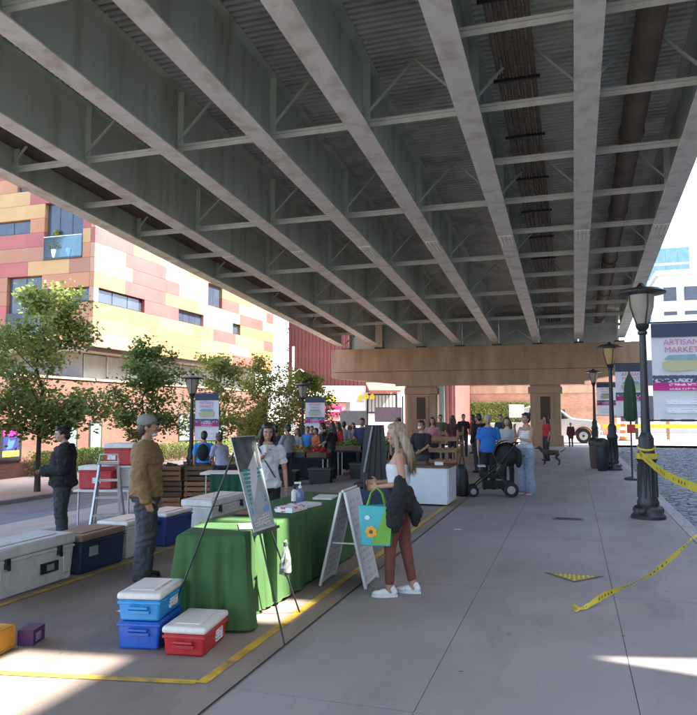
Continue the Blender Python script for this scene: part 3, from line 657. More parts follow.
# folded green parasol with red tag
pa = empty('folded_parasol', (1.42, 19.6, 0), 0, 'folded dark green parasol on a thin pole between two street lamps', 'parasol')
mk('pole', MB().tube([(0, 0, 0), (0, 0, 2.8)], .022, 8), darkm, pa, smooth=60)
mk('base', MB().lathe([(.2, 0), (.2, .05), (.05, .09)], 16), darkm, pa, smooth=40)
rg = []
for z, r_ in ((1.5, .08), (1.6, .15), (1.9, .145), (2.3, .13), (2.55, .10), (2.68, .05), (2.75, .02)): rg.append([((r_ * (1 + .18 * (k % 2))) * math.cos(k * math.pi / 8), (r_ * (1 + .18 * (k % 2))) * math.sin(k * math.pi / 8), z) for k in range(16)])
mk('canopy', MB().loft(rg), mat('parasol_green', (.02, .06, .03), .8), pa, smooth=40)
box_obj('red_tag', mat('tag_red', (.55, .03, .03), .5), pa, -.1, .1, -.06, -.03, 1.2, 1.42)

# ================================================================== WHITE PICKUP BEHIND THE COLUMN
tk = empty('pickup_truck', (-2.6, 42.2, 0), 0, 'white pickup truck nosing out behind the concrete pier column', 'truck')
tw_ = mat('truck_white', (.72, .72, .72), .3, (.68, .68, .68), 2, coat=.5)
body = [(-2.1, .45), (-2.1, 1.12), (-.3, 1.15), (-.1, 2.02), (.2, 2.12), (1.5, 2.12), (1.75, 2.05), (2.55, 1.42), (3.65, 1.3), (3.98, 1.1), (4.05, .5), (3.75, .42), (3.62, .78), (3.3, .98), (2.98, .98), (2.66, .78), (2.5, .42), (-.6, .42), (-.75, .8), (-1.05, .98), (-1.4, .98), (-1.7, .8), (-1.85, .42)]
mk('body', MB().extrude(body, 'Y', 0, 1.85), tw_, tk, bevel=.05)
dr = box_obj('door', tw_, tk, .55, 1.95, -.012, 0.001, .55, 1.25, bevel=.01); box_obj('handle', darkm, dr, .65, .85, -.03, -.013, 1.08, 1.13)
mk('side_window', MB().extrude([(.1, 1.32), (1.05, 1.32), (1.05, 2.0), (.2, 2.0)], 'Y', -.008, .004), wg, tk)
mk('side_window', MB().extrude([(1.12, 1.32), (2.35, 1.4), (1.7, 1.98), (1.12, 2.0)], 'Y', -.008, .004), wg, tk)
mk('windscreen', MB().add([(1.80, .15, 2.03), (1.80, 1.7, 2.03), (2.53, 1.75, 1.46), (2.53, .1, 1.46)], [(0, 1, 2, 3)]), wg, tk)
for x in (3.14, -1.22):
    for y in (.02, 1.62):
        w_ = mk('wheel', MB().tube([(x, y - .03, .42), (x, y + .22, .42)], .42, 24), mat('tyre', (.02, .02, .02), .85), tk, smooth=40)
        mk('rim', MB().tube([(x, y - .05, .42), (x, y - .032, .42)], .24, 16), alu, w_, smooth=40); mk('hub', MB().tube([(x, y - .07, .42), (x, y - .051, .42)], .07, 10), darkm, w_)
mk('wheel_arch', MB().tube([(3.14 + .47 * math.cos(a), .0, .42 + .5 * math.sin(a)) for a in [k * math.pi / 10 for k in range(11)]], .03, 6), darkm, tk)
for y in (.12, 1.5): box_obj('headlight', mat('headlamp', (.7, .7, .68), .15), tk, 3.96, 4.06, y, y + .3, .85, 1.02, bevel=.02)
box_obj('bumper', alu, tk, 3.95, 4.15, .05, 1.8, .45, .68, bevel=.03)
box_obj('mirror', darkm, tk, 1.95, 2.15, -.2, -.02, 1.38, 1.6, bevel=.02)
# work zone at the end of the cobbled street
cone_o = mat('cone_orange', (.75, .15, .02), .5); cone_w = mat('cone_white', (.75, .75, .72), .5)
for i, (x, y, lb) in enumerate(((2.35, 47.5, 'orange and white traffic barrel, nearest the white truck'), (3.05, 47.8, 'orange and white traffic barrel, middle one of three'), (4.4, 49, 'orange and white traffic barrel, farthest from the truck'))):
    o = empty('traffic_barrel', (x, y, -.02), 0, lb, 'traffic barrel', 'barrels in the work zone')
    z = .06; mk('base', MB().lathe([(.36, 0), (.36, .06)], 16), blackm, o)
    for k in range(5): mk('band', MB().lathe([(.29 - k * .02, z), (.275 - k * .02, z + .198)], 16), cone_o if k % 2 == 0 else cone_w, o, smooth=40); z += .2
for i, (x, y) in enumerate(((4.0, 50.3), (5.9, 50.3), (7.8, 50.3), (9.7, 50.3))):
    o = empty('barrier_post', (x, y, -.02), 0, ('barrier post carrying yellow tape, first from the truck', 'barrier post carrying yellow tape, second from the truck', 'barrier post carrying yellow tape, third from the truck', 'barrier post carrying yellow tape, fourth from the truck')[i], 'post', 'posts along the work zone')
    box_obj('shaft', wood if i % 2 else darkm, o, -.09, .09, -.09, .09, 0, 1.35); box_obj('cap', darkm, o, -.11, .11, -.11, .11, 1.351, 1.42)
tag(box_obj('tape_band', tapem2, None, 1.9, 10.2, 50.17, 50.19, .72, .98), 'yellow tape band strung along the barrier posts at the street end', 'caution tape')

# ================================================================== TREES
bark = mat('bark', (.075, .06, .048), .9, (.045, .036, .03), 6, stretch=(1, 1, .2), bump=.5, bscale=20)
def leafm(name, c): return mat(name, c, .6, tuple(v * .55 for v in c), 1.5, island=.35, trans=.4)
lf = [leafm('leaf_mid', (.30, .35, .075)), leafm('leaf_olive', (.29, .34, .08)), leafm('leaf_dark', (.19, .27, .06)), leafm('leaf_lime', (.30, .36, .06))]
def tree(loc, H, cr, base, n, m_, seed, label, leaf=.085, trunk=.075, group='street trees'):
    random.seed(seed); o = empty('street_tree', loc, 0, label, 'tree', group); t = MB()
    pts = [Vector((0, 0, -.05))]
    for i in range(1, 9): pts.append(Vector((random.uniform(-.06, .06) * i * .5, random.uniform(-.06, .06) * i * .5, H * .95 * i / 8)))
    t.tube(pts, [trunk * (1.25 if i == 0 else 1 - .105 * i) for i in range(9)], 9)
    tips = []
    for k in range(38):
        u = base / H + (.93 - base / H) * random.random() ** 1.25; z = u * H; i = min(int(u / .95 * 8), 7); p0 = pts[i].lerp(pts[i + 1], u / .95 * 8 - i)
        rr = cr * (1.0 - .65 * max(0, (u - .45) / .55)) * (0.75 + .25 * min(1, (u - base / H) / .15)) * random.uniform(.6, 1.1); a = k * 2.4 + random.uniform(-.4, .4)
        d = Vector((math.cos(a), math.sin(a), random.uniform(.15, .75))); p1 = p0 + d * rr * .5 + Vector((0, 0, .05)); p2 = p0 + Vector((d.x * rr, d.y * rr, d.z * rr * .8 + random.uniform(-.1, .25)))
        t.tube([p0, p1, p2], [trunk * .38 * (1.1 - u), trunk * .22 * (1.1 - u), .006], 5); tips += [(p0, p1, p2, rr)]
        for q in range(3):
            s_ = p0.lerp(p2, random.uniform(.4, .9)); e = s_ + Vector((random.uniform(-1, 1), random.uniform(-1, 1), random.uniform(-.2, .9))) * rr * .45; t.tube([s_, e], [.012, .004], 4); tips.append((s_, s_.lerp(e, .5), e, rr * .5))
    mk('trunk', t, bark, o, smooth=60)
    c = MB()
    for k in range(n):
        a, b, d, rr = random.choice(tips); u = random.random() ** .6
        p = (a.lerp(b, u * 2) if u < .5 else b.lerp(d, u * 2 - 1)) + Vector((random.gauss(0, 1), random.gauss(0, 1), random.gauss(0, .8))) * .15 * (rr + .5)
        x = Vector((random.uniform(-1, 1), random.uniform(-1, 1), random.uniform(-.7, .3))).normalized(); y = x.cross(Vector((random.uniform(-1, 1), random.uniform(-1, 1), random.uniform(-1, 1)))).normalized()
        L = leaf * random.uniform(.6, 1.3); w_ = L * .32
        c.v += [tuple(p - x * L / 2), tuple(p + y * w_ - x * L * .05), tuple(p + x * L / 2), tuple(p - y * w_ - x * L * .05)]; j = len(c.v) - 4; c.f.append((j, j + 1, j + 2, j + 3))
    me = bpy.data.meshes.new('crown'); me.from_pydata(c.v, [], c.f); link('crown', me, m_, o)
    return o
tree((-16.7, 18.9, -.83), 6.9, 2.38, 1.61, 11664, lf[1], 1, 'tall street tree with thin crown at the left, behind the man in black hoodie', .16, .09)
tree((-17.0, 14.6, -.83), 5.6, 2.38, 1.36, 10108, lf[0], 12, 'leafy street tree cut by the left edge of the picture', .16, .08)
tree((-15.6, 23.2, -.83), 5.2, 1.67, 1.27, 6998, lf[2], 3, 'dense dark green tree standing above the red coolers', .15, .06)
tree((-15.4, 28.6, -.83), 5.3, 1.82, 1.27, 5131, lf[0], 4, 'thin street tree just past the left street lamp and its banner', .16, .06)
tree((-14.6, 32.0, -.83), 5.2, 2.05, 1.02, 6064, lf[1], 5, 'olive street tree above the woman in the white shirt', .16, .06)
tree((-13.2, 34.2, -.83), 4.6, 1.72, 0.85, 6064, lf[0], 6, 'bushy street tree beside the pink shopfront', .16, .06)
tree((-21.3, 53.5, -.83), 10.5, 1.6, 3.5, 7000, lf[3], 7, 'sunlit yellow-green tree in the gap between the panel and ribbed buildings', .18, .1, 'background trees')
tree((11.9, 60, -.05), 9.5, 2.3, 4.5, 5600, lf[2], 8, 'dark tree reaching in at the right edge above the banner', .18, .16, 'background trees')
# low hedges in front of the podium
def hedge(x0, x1, y0, y1, z0, z1, n, label, seed):
    random.seed(seed); o = empty('hedge', ((x0 + x1) / 2, (y0 + y1) / 2, z0), 0, label, 'hedge'); hx, hy, h = (x1 - x0) / 2, (y1 - y0) / 2, z1 - z0
    t = MB()
    for k in range(30): 
        x, y = random.uniform(-hx, hx) * .8, random.uniform(-hy, hy) * .95; t.tube([(x, y, 0), (x + random.uniform(-.1, .1), y + random.uniform(-.1, .1), h * .8)], [.012, .005], 4)
    mk('stem', t, bark, o)['kind'] = 'stuff'
    c = MB()
    for k in range(n):
        p = Vector((random.uniform(-hx, hx), random.uniform(-hy, hy), h * random.random() ** .6)) * random.uniform(.95, 1.06); x = Vector((random.uniform(-1, 1), random.uniform(-1, 1), random.uniform(-.5, .8))).normalized(); y = x.orthogonal().normalized(); L = random.uniform(.06, .12)
        j = len(c.v); c.v += [tuple(p - x * L / 2), tuple(p + y * L * .3), tuple(p + x * L / 2), tuple(p - y * L * .3)]; c.f.append((j, j + 1, j + 2, j + 3))
    me = bpy.data.meshes.new('foliage'); me.from_pydata(c.v, [], c.f); link('foliage', me, lf[2], o)['kind'] = 'stuff'
hedge(-20.9, -20.1, 23, 29, -.83, .15, 6000, 'low green hedge along the brick wall behind the red coolers', 1)
hedge(-20.9, -20.1, 29.3, 42, -.83, .1, 8000, 'long low hedge along the brick wall under the street trees', 2)
# ivy on the warehouse
iv = MB(); random.seed(9)
for k in range(6000):
    x = random.uniform(-11, -3.3); z = random.uniform(.3, 2.6) if x > -7 else random.uniform(1.2, 2.6); p = Vector((x, 57.88 + random.uniform(-.12, .05), z)); a = Vector((random.uniform(-1, 1), random.uniform(-.4, .4), random.uniform(-1, 1))).normalized(); b = a.orthogonal().normalized(); L = random.uniform(.1, .2)
    j = len(iv.v); iv.v += [tuple(p - a * L / 2), tuple(p + b * L * .4), tuple(p + a * L / 2), tuple(p - b * L * .4)]; iv.f.append((j, j + 1, j + 2, j + 3))
me = bpy.data.meshes.new('ivy'); me.from_pydata(iv.v, [], iv.f); tag(link('ivy', me, lf[1]), 'green ivy climbing the far brick wall between the columns', 'ivy', kind='stuff')
# white pole with brackets beyond the panel building
wp = empty('white_mast', (-18.5, 45.2, -.85), 0, 'white mast with curved brackets beyond the panel building', 'mast')
mk('pole', MB().tube([(0, 0, 0), (0, 0, 7.2)], .09, 10), white_p, wp, smooth=60)
mk('bracket', MB().tube([(0, 0, 5.2), (.5, 0, 5.6), (.9, 0, 5.3), (1.0, 0, 4.6)], .07, 8), white_p, wp, smooth=60)
box_obj('white_board', white_p, wp, -1.2, -.55, -.05, .05, 4.1, 5.2)

# ================================================================== COOLERS
def rbox(x0, x1, y0, y1, z0, z1, taper=0): return MB().box(x0, x1, y0, y1, z0, z1, taper)
def cooler(loc, rz, L, D, H, bm, lm, label, lid=.05, latch=False, sticker=None, plate=None, group=None, handle=True, tap=.012):
    o = empty('cooler', loc, rz, label, 'cooler', group); hb = H - lid
    b = mk('body', MB().box(-L / 2, L / 2, -D / 2, D / 2, 0, hb - .001, tap), bm, o, bevel=.018)
    mk('rim', MB().box(-L / 2 - .006, L / 2 + .006, -D / 2 - .006, D / 2 + .006, hb - .035, hb - .012), bm, b, bevel=.006)
    for q in range(5):
        x = (q - 2) * L * .19
        if not latch: mk('moulded_rib', MB().box(x - .012, x + .012, D / 2 - .012, D / 2 + .004, .03, hb - .06), bm, b, bevel=.004)
    if lid:
        for x in (-L * .28, L * .28): mk('hinge', MB().tube([(x - .03, D / 2 + .012, hb - .004), (x + .03, D / 2 + .012, hb - .004)], .009, 8), bm, b, smooth=60)
        l_ = mk('lid', MB().box(-L / 2 - .008, L / 2 + .008, -D / 2 - .008, D / 2 + .008, hb, H, -.004), lm, o, bevel=.02)
        mk('lid_recess', MB().box(-L * .36, L * .36, -D * .3, D * .3, H + .0005, H + .008), lm, l_, bevel=.006)
    if handle:
        for s in (-1, 1):
            h = mk('handle', MB().tube([(s * (L / 2 - .006), -D * .22, hb - .06), (s * (L / 2 + .022), -D * .22, hb - .055), (s * (L / 2 + .022), D * .22, hb - .055), (s * (L / 2 - .006), D * .22, hb - .06)], .011, 8), bm, o, smooth=60)
            box_obj('handle_plate', bm, h, *( (L / 2 - .004, L / 2 + .012) if s > 0 else (-L / 2 - .012, -L / 2 + .004) ), -D * .26, D * .26, hb - .1, hb - .075, bevel=.004)
    if latch:
        for x in (-L * .3, L * .3):
            t = mk('latch', MB().box(x - .028, x + .028, -D / 2 - .03, -D / 2 + .004, hb - .085, hb + .01), blackm, o, bevel=.006)
            box_obj('latch_tab', blackm, t, x - .02, x + .02, -D / 2 - .04, -D / 2 - .0305, hb - .1, hb - .05, bevel=.004)
    if sticker:
        x0, x1, z0, z1, m_ = sticker; box_obj('sticker', m_, o, x0, x1, -D / 2 - .004, -D / 2 + .012, z0, z1)
    return o
SC_ = dict(bump=.12, bscale=45)
c_lb = mat('cooler_sky_blue', (.02, .27, .62), .42, (.016, .22, .52), 4, dirt=((.10, .30, .50), 9, .5), **SC_); c_b = mat('cooler_blue', (.012, .10, .48), .42, (.01, .08, .4), 4, dirt=((.06, .13, .36), 9, .5), **SC_)
c_r = mat('cooler_red', (.50, .02, .025), .42, (.41, .016, .02), 4, dirt=((.36, .09, .08), 9, .5), **SC_); c_n = mat('cooler_navy', (.018, .035, .075), .5, (.013, .026, .055), 4)
c_db = mat('cooler_dark_blue', (.015, .05, .22), .45, (.012, .04, .18), 4); c_w = mat('cooler_white', (.70, .68, .65), .5, (.6, .58, .55), 5, dirt=((.42, .39, .35), 6, .5))
stk = print_mat('sticker_print', (.75, .75, .74), (.35, .35, .37), 40, 60, .5)
a1 = R(101)
# for the small coolers the long side with the sticker faces the sidewalk
cooler((-3.10, 4.76, .001), a1, .48, .32, .20, c_b, cream, 'dark blue cooler on the ground, bottom of the two-cooler stack', lid=0)
cooler((-3.10, 4.76, .203), a1, .48, .32, .205, c_lb, cream, 'light blue cooler with white lid on top of the dark blue one', lid=.05, sticker=(-.04, .12, .05, .13, stk))
cooler((-2.70, 4.74, .001), R(98), .48, .31, .205, c_r, cream, 'small red cooler with white lid next to the blue coolers', lid=.05, sticker=(.0, .13, .04, .14, stk))
o = cooler((-5.26, 5.68, .002), R(90), 1.16, .46, .47, c_w, c_w, 'large white cooler with black latches at the left edge', lid=.11, latch=True, handle=False, tap=.02)
p_ = box_obj('logo_plate', blackm, o, .1, .34, -.242, -.225, .13, .23); box_obj('logo_mark', mat('plate_grey', (.32, .32, .32), .5), p_, .17, .27, -.246, -.2425, .15, .21)
for x in (-.45, .47): mk('side_groove', MB().box(x - .05, x + .05, -.236, -.222, .08, .28), c_w, o, bevel=.01)
lid_tan = mat('lid_tan', (.33, .21, .13), .6, (.22, .14, .09), 3)
cooler((-5.24, 6.74, .002), R(90), .76, .44, .41, c_n, lid_tan, 'navy blue cooler with tan lid between two white coolers', lid=.07, sticker=(-.24, -.1, .17, .27, mat('sticker_grey', (.35, .37, .4), .6)))
cooler((-5.26, 7.52, .002), R(90), .62, .42, .43, c_w, cream, 'white cooler behind the man in the tan jacket', lid=.06)
cooler((-5.24, 8.34, .002), R(90), .66, .42, .42, c_db, cream, 'dark blue cooler with pale lid right of the tan-jacket man', lid=.05)
cooler((-5.24, 9.72, .002), R(90), 1.15, .5, .46, c_w, c_w, 'long white cooler behind the green-clothed table', lid=.1, latch=True, handle=False)
# bottom-left boxes
yb = empty('yellow_crate', (-4.12, 4.12, .002), R(8), 'yellow plastic crate cut by the left edge', 'crate')
ym = mat('crate_yellow', (.55, .27, .03), .5, (.45, .2, .025), 5)
for n_, b_ in (('floor', (-.2, .2, -.15, .15, 0, .02)), ('side', (-.2, .2, -.15, -.13, .021, .17)), ('side', (-.2, .2, .13, .15, .021, .17)), ('end', (-.2, -.18, -.129, .129, .021, .17)), ('end', (.18, .2, -.129, .129, .021, .17))): box_obj(n_, ym, yb, *b_, bevel=.006)
pb = empty('purple_box', (-3.93, 4.44, .002), R(15), 'small purple carton beside the yellow crate', 'box')
box_obj('body', mat('carton_purple', (.09, .025, .10), .6), pb, -.06, .06, -.09, .09, 0, .11); box_obj('flap', mat('carton_pale', (.3, .22, .3), .6), pb, .061, .063, -.05, .03, .02, .08)

# red coolers on a low white table
tl = empty('low_table', (-8.12, 11.1, GZ(-8.05)), R(18), 'low white folding table under the red coolers', 'table')
box_obj('table_top', white_p, tl, -.55, .5, -.45, .5, .60, .64, bevel=.01)
for x in (-.47, .42):
    for y in (-.38, .42): mk('leg', MB().tube([(x, y, 0), (x, y, .6)], .018, 8), alu, tl, smooth=60)
RZ = GZ(-8.05) + .645
cooler((-7.98, 11.33, RZ), R(18), .76, .38, .39, c_w, cream, 'white cooler underneath the upper red cooler', lid=.05)
cooler((-7.98, 11.33, RZ + .398), R(18), .74, .38, .40, c_r, cream, 'big red cooler with white lid, topmost of the stack behind the ladder', lid=.09, sticker=(-.3, -.15, .1, .2, stk))
cooler((-8.26, 10.88, RZ), R(18), .6, .34, .41, c_r, cream, 'smaller red cooler with white lid just left of the step ladder', lid=.08, sticker=(-.05, .1, .1, .2, stk))
# aluminium step ladder
ld = empty('step_ladder', (-7.28, 9.85, GZ(-7.28)), R(30), 'aluminium step ladder standing in front of the red coolers', 'ladder')
for s in (-1, 1):
    mk('rail', MB().bar((s * .24, -.28, .01), (s * .14, .0, 1.1), .03, .06), alu, ld); mk('rear_leg', MB().bar((s * .25, .38, .01), (s * .14, .04, 1.08), .025, .04), alu, ld)
for k in range(3):
    u = (.28 + k * .27) / 1.1; box_obj('step', alu, ld, -(.235 - .1 * u), .235 - .1 * u, -.28 + .28 * u - .05, -.28 + .28 * u + .06, .28 + k * .27, .31 + k * .27)
box_obj('top_cap', alu, ld, -.17, .17, -.1, .12, 1.09, 1.13, bevel=.01); mk('grab_bar', MB().tube([(-.15, 0, 1.12), (-.14, 0, 1.25), (.14, 0, 1.25), (.15, 0, 1.12)], .014, 8), alu, ld, smooth=60)
box_obj('bucket_tray', mat('tray_red', (.4, .03, .03), .5), ld, -.11, .11, -.14, -.101, 1.0, 1.06)

# ================================================================== TABLES AND CLOTHS
gcl = mat('cloth_green', (.055, .135, .04), .85, (.042, .108, .032), 3, bump=.15, bscale=120, trans=.12)
gcl2 = mat('cloth_green_pale', (.02, .13, .04), .85, (.014, .1, .03), 3, bump=.15, bscale=120, trans=.12)
def table(loc, rz, L, W, H, label, top_m=white_p):
    o = empty('folding_table', loc, rz, label, 'table')
    box_obj('table_top', top_m, o, -L / 2, L / 2, -W / 2, W / 2, H - .04, H, bevel=.008)
    for x in (-L / 2 + .1, L / 2 - .1):
        for y in (-W / 2 + .08, W / 2 - .08): mk('leg', MB().tube([(x, y, 0), (x, y, H - .045)], .015, 8), alu, o, smooth=60)
    return o
def cloth(loc, rz, L, W, H, label, m_, drop=None, seed=1, amp=.035, flare=.06, name='tablecloth', n=176, fq=1.0):
    random.seed(seed); drop = drop if drop is not None else H - .03; rg = []; per = 2 * (L + W); ph = [random.uniform(0, 6.28) for _ in range(6)]
    def pt(s, off):
        s = s % per; e = .05
        if s < L: p, q, d, lo, hi = (-L / 2 + s), -W / 2, Vector((0, -1)), s, L - s; pv, nx = Vector((-1, 0)), Vector((1, 0))
        elif s < L + W: p, q, d, lo, hi = L / 2, -W / 2 + (s - L), Vector((1, 0)), s - L, L + W - s; pv, nx = Vector((0, -1)), Vector((0, 1))
        elif s < 2 * L + W: p, q, d, lo, hi = L / 2 - (s - L - W), W / 2, Vector((0, 1)), s - L - W, 2 * L + W - s; pv, nx = Vector((1, 0)), Vector((-1, 0))
        else: p, q, d, lo, hi = -L / 2, W / 2 - (s - 2 * L - W), Vector((-1, 0)), s - 2 * L - W, per - s; pv, nx = Vector((0, 1)), Vector((0, -1))
        if lo < e: d = (d + pv * (1 - lo / e)).normalized()
        elif hi < e: d = (d + nx * (1 - hi / e)).normalized()
        if off < -.05: return p * .8, q * .8
        return p + d.x * off, q + d.y * off
    def corner(s):
        s = s % per; cs = [0, L, L + W, 2 * L + W, per]; return min(abs(s - c) for c in cs)
    ss = [per * k / n for k in range(n)]
    levels = [(-.12, 0, 0), (-.005, .001, 0), (.006, -.004, 0), (.01, -.03, .1)] + [(.012, -drop * u, u) for u in (.12, .25, .4, .55, .7, .85, 1.0)]
    for off, dz, u in levels:
        row = []
        for s in ss:
            ck = math.exp(-(corner(s) / .09) ** 2)
            f_ = amp * u ** .7 * (math.sin(fq * s * 15 + ph[0] + 1.5 * math.sin(s * 3 + ph[1])) * .6 + math.sin(fq * s * 26 + ph[2]) * .25 + math.sin(s * 7 + ph[3]) * .5) + flare * u * .6 + ck * flare * 1.3 * u
            x, y = pt(s, off + f_)
            row.append((x, y, H + .006 + dz + (ck * .0 if u < .9 else 0) + (.008 * math.sin(s * 9) if u == 1 else 0)))
        rg.append(row)
    b = MB().loft(rg, False); b.f.append(tuple(range(n)))
    o = mk(name, b, m_, smooth=60); o.location = loc; o.rotation_euler = (0, 0, rz)
    hm = MB().tube([Vector(rg[-1][k % n]) for k in range(n + 1)], .006, 5); mk('hem', hm, m_, o, smooth=60)
    return tag(o, label, 'tablecloth')
table((-2.87, 5.42, 0), R(14), .52, .62, .735, 'small table under the nearest green cloth')
cloth((-2.87, 5.42, 0), R(14), .54, .64, .735, 'green floor-length cloth on the small table nearest the camera', gcl, seed=5, amp=.034, flare=.05, n=420, fq=2.6)
table((-2.92, 7.12, 0), R(90), 2.36, .66, .73, 'long folding table under the sidewalk-side green cloth')
cloth((-2.92, 7.12, 0), R(90), 2.38, .68, .73, 'long green cloth on the table beside the white sandwich board', gcl, seed=9, amp=.019, flare=.02, n=620, fq=1.5)
TZ = .742
def flat(name, loc, rz, L, W, H, m_, label, cat, **k):
    o = box_obj(name, m_, None, -L / 2, L / 2, -W / 2, W / 2, 0, H, loc=loc, rot=(0, 0, rz), **k); return tag(o, label, cat)
flat('paper_sheet', (-2.66, 5.58, TZ + .006), .5, .22, .3, .004, white_p, 'white sheet of paper on the sunlit corner of the near table', 'paper')
flat('flyer_box', (-2.72, 6.62, TZ), R(84), .34, .2, .05, print_mat('flyer_print', (.72, .7, .7), (.5, .1, .15), 30, 16, .56), 'white and red flyer box on the long green table', 'box', bevel=.004)
flat('leaflet_stack', (-2.7, 6.98, TZ), R(80), .3, .2, .03, white_p, 'white stack of leaflets behind the flyer box', 'leaflets')
flat('leaflet_stack', (-2.75, 7.72, TZ), R(97), .36, .22, .02, cream, 'pale stack of leaflets at the far end of the long green table', 'leaflets')
flat('tablet', (-3.05, 6.3, TZ), R(100), .26, .19, .012, darkm, 'black tablet lying on the long green table', 'tablet', bevel=.004)
bt_ = empty('pump_bottle', (-2.84, 7.16, TZ), 0, 'clear pump bottle with white nozzle on the long green table', 'bottle')
mk('body', MB().lathe([(.04, 0), (.045, .01), (.045, .12), (.03, .15), (.016, .165)], 14), mat('bottle_blue', (.12, .16, .3), .2), bt_, smooth=40)
mk('pump', MB().lathe([(.02, .166), (.02, .19), (.008, .192), (.008, .22)], 10), white_p, bt_, smooth=40); mk('nozzle', MB().bar((.01, 0, .225), (-.06, -.02, .22), .02), white_p, bt_)
bt2 = empty('small_bottle', (-2.98, 7.34, TZ), 0, 'small white bottle behind the pump bottle', 'bottle'); mk('body', MB().lathe([(.035, 0), (.035, .1), (.015, .13)], 12), white_p, bt2, smooth=40); mk('cap', MB().lathe([(.018, .131), (.018, .16)], 10), blackm, bt2)

# ================================================================== EASEL SIGN AND SANDWICH BOARD
es = empty('easel_sign', (-2.45, 5.1, 0), 0, 'leaning poster on a thin black tripod easel before the green table', 'easel sign'); es.location = (0, 0, 0)
tl_, tr_, bl_, br_ = (Vector(p) for p in ((-2.60, 5.05, 1.53), (-2.61, 5.52, 1.53), (-2.315, 4.90, .82), (-2.345, 5.36, .80)))
nrm = (tr_ - tl_).cross(bl_ - tl_).normalized()
if nrm.x < 0: nrm = -nrm
def onb(u0, u1, v0, v1, d0, d1):               # a slab lying in the board plane
    q = lambda u, v, d: (bl_ * (1 - u) + br_ * u) * (1 - v) + (tl_ * (1 - u) + tr_ * u) * v + nrm * d
    b = MB(); b.add([q(u, v, d) for d in (d0, d1) for u, v in ((u0, v0), (u1, v0), (u1, v1), (u0, v1))], [(3, 2, 1, 0), (4, 5, 6, 7), (0, 1, 5, 4), (1, 2, 6, 5), (2, 3, 7, 6), (3, 0, 4, 7)]); return b
bd = mk('board', onb(0, 1, 0, 1, -.006, 0), mat('board_edge', (.55, .55, .56), .5), es)
mk('dark_photo', onb(.02, .98, .62, .99, .001, .003), mat('sign_dark', (.03, .033, .036), .7, (.12, .125, .13), 5, spec=.15), bd)
mk('pale_field', onb(.02, .98, .02, .618, .001, .003), mat('sign_pale', (.36, .40, .42), .75, spec=.15), bd)
teal = mat('sign_teal', (.03, .30, .27), .7, spec=.2); random.seed(2)
for c in range(2):
    for k in range(9):
        v = .27 + k * .043; u = .12 + c * .42
        mk('teal_mark', onb(u, u + .3 + random.uniform(-.05, .05), v, v + .026, .0032, .0045), teal, bd)
mk('blue_band', onb(.1, .9, .17, .235, .0032, .0045), mat('sign_blue', (.05, .2, .55), .4), bd); mk('grey_print', onb(.1, .85, .04, .15, .0032, .0045), print_mat('sign_print', (.5, .5, .5), (.1, .1, .12), 50, 60, .5), bd)
ap = (tl_ + tr_) / 2 + Vector((-.04, 0, -.03))
for n_, f_ in (('front_leg', (-2.09, 4.97, 0)), ('front_leg', (-2.29, 5.78, 0)), ('rear_leg', (-3.05, 4.84, 0))): mk(n_, MB().tube([ap, Vector(f_)], [.009, .007], 8), blackm, es, smooth=60)
mk('ledge', onb(-.05, 1.05, -.035, -.005, -.01, .03), blackm, es)
cbg = []; random.seed(8)
for z_, r_ in ((.36, .02), (.39, .07), (.44, .075), (.50, .06), (.55, .045), (.60, .02), (.64, .03)): cbg.append([(-2.33 + (r_ + random.uniform(-.016, .016)) * .6 * math.cos(k * math.pi / 7), 5.55 + (r_ + random.uniform(-.016, .016)) * math.sin(k * math.pi / 7), z_ + random.uniform(-.01, .01)) for k in range(14)])
mk('plastic_bag', MB().loft(cbg), mat('bag_plastic', (.30, .33, .33), .3, (.06, .08, .07), 22), es)
ab = empty('sandwich_board', (-2.22, 6.98, 0), R(2), 'white folding sandwich board standing on the yellow line', 'sandwich board')
wb_ = mat('board_white', (.60, .60, .60), .5, (.54, .54, .54), 4); bpr = print_mat('board_print', (.56, .56, .57), (.38, .38, .4), 16, 22, .5)
def aboard(s):
    A = Vector((s * .02, 0, .93)); B = Vector((s * .235, 0, .0)); d = (A - B); n_ = Vector((d.z * s, 0, -d.x * s)).normalized(); W2 = .27
    def slab(y0, y1, v0, v1, t0, t1): return MB().add([B + d * v + Vector((0, y, 0)) + n_ * t for t in (t0, t1) for y, v in ((y0, v0), (y1, v0), (y1, v1), (y0, v1))], [(3, 2, 1, 0), (4, 5, 6, 7), (0, 1, 5, 4), (1, 2, 6, 5), (2, 3, 7, 6), (3, 0, 4, 7)])
    p = mk('panel', slab(-W2 + .035, W2 - .035, .06, .95, -.006, .006), bpr, ab)
    for y0, y1 in ((-W2, -W2 + .04), (W2 - .04, W2)): mk('frame_stile', slab(y0, y1, 0, 1, -.014, .014), wb_, p, bevel=.006)
    for v0, v1 in ((.03, .07), (.94, .999)): mk('frame_rail', slab(-W2 + .041, W2 - .041, v0, v1, -.013, .013), wb_, p)
aboard(-1); aboard(1)
mk('hinge', MB().tube([(0, -.26, .94), (0, .26, .94)], .014, 8), wb_, ab, smooth=60); mk('spreader', MB().bar((-.12, -.2, .42), (.12, -.2, .42), .015), alu, ab)

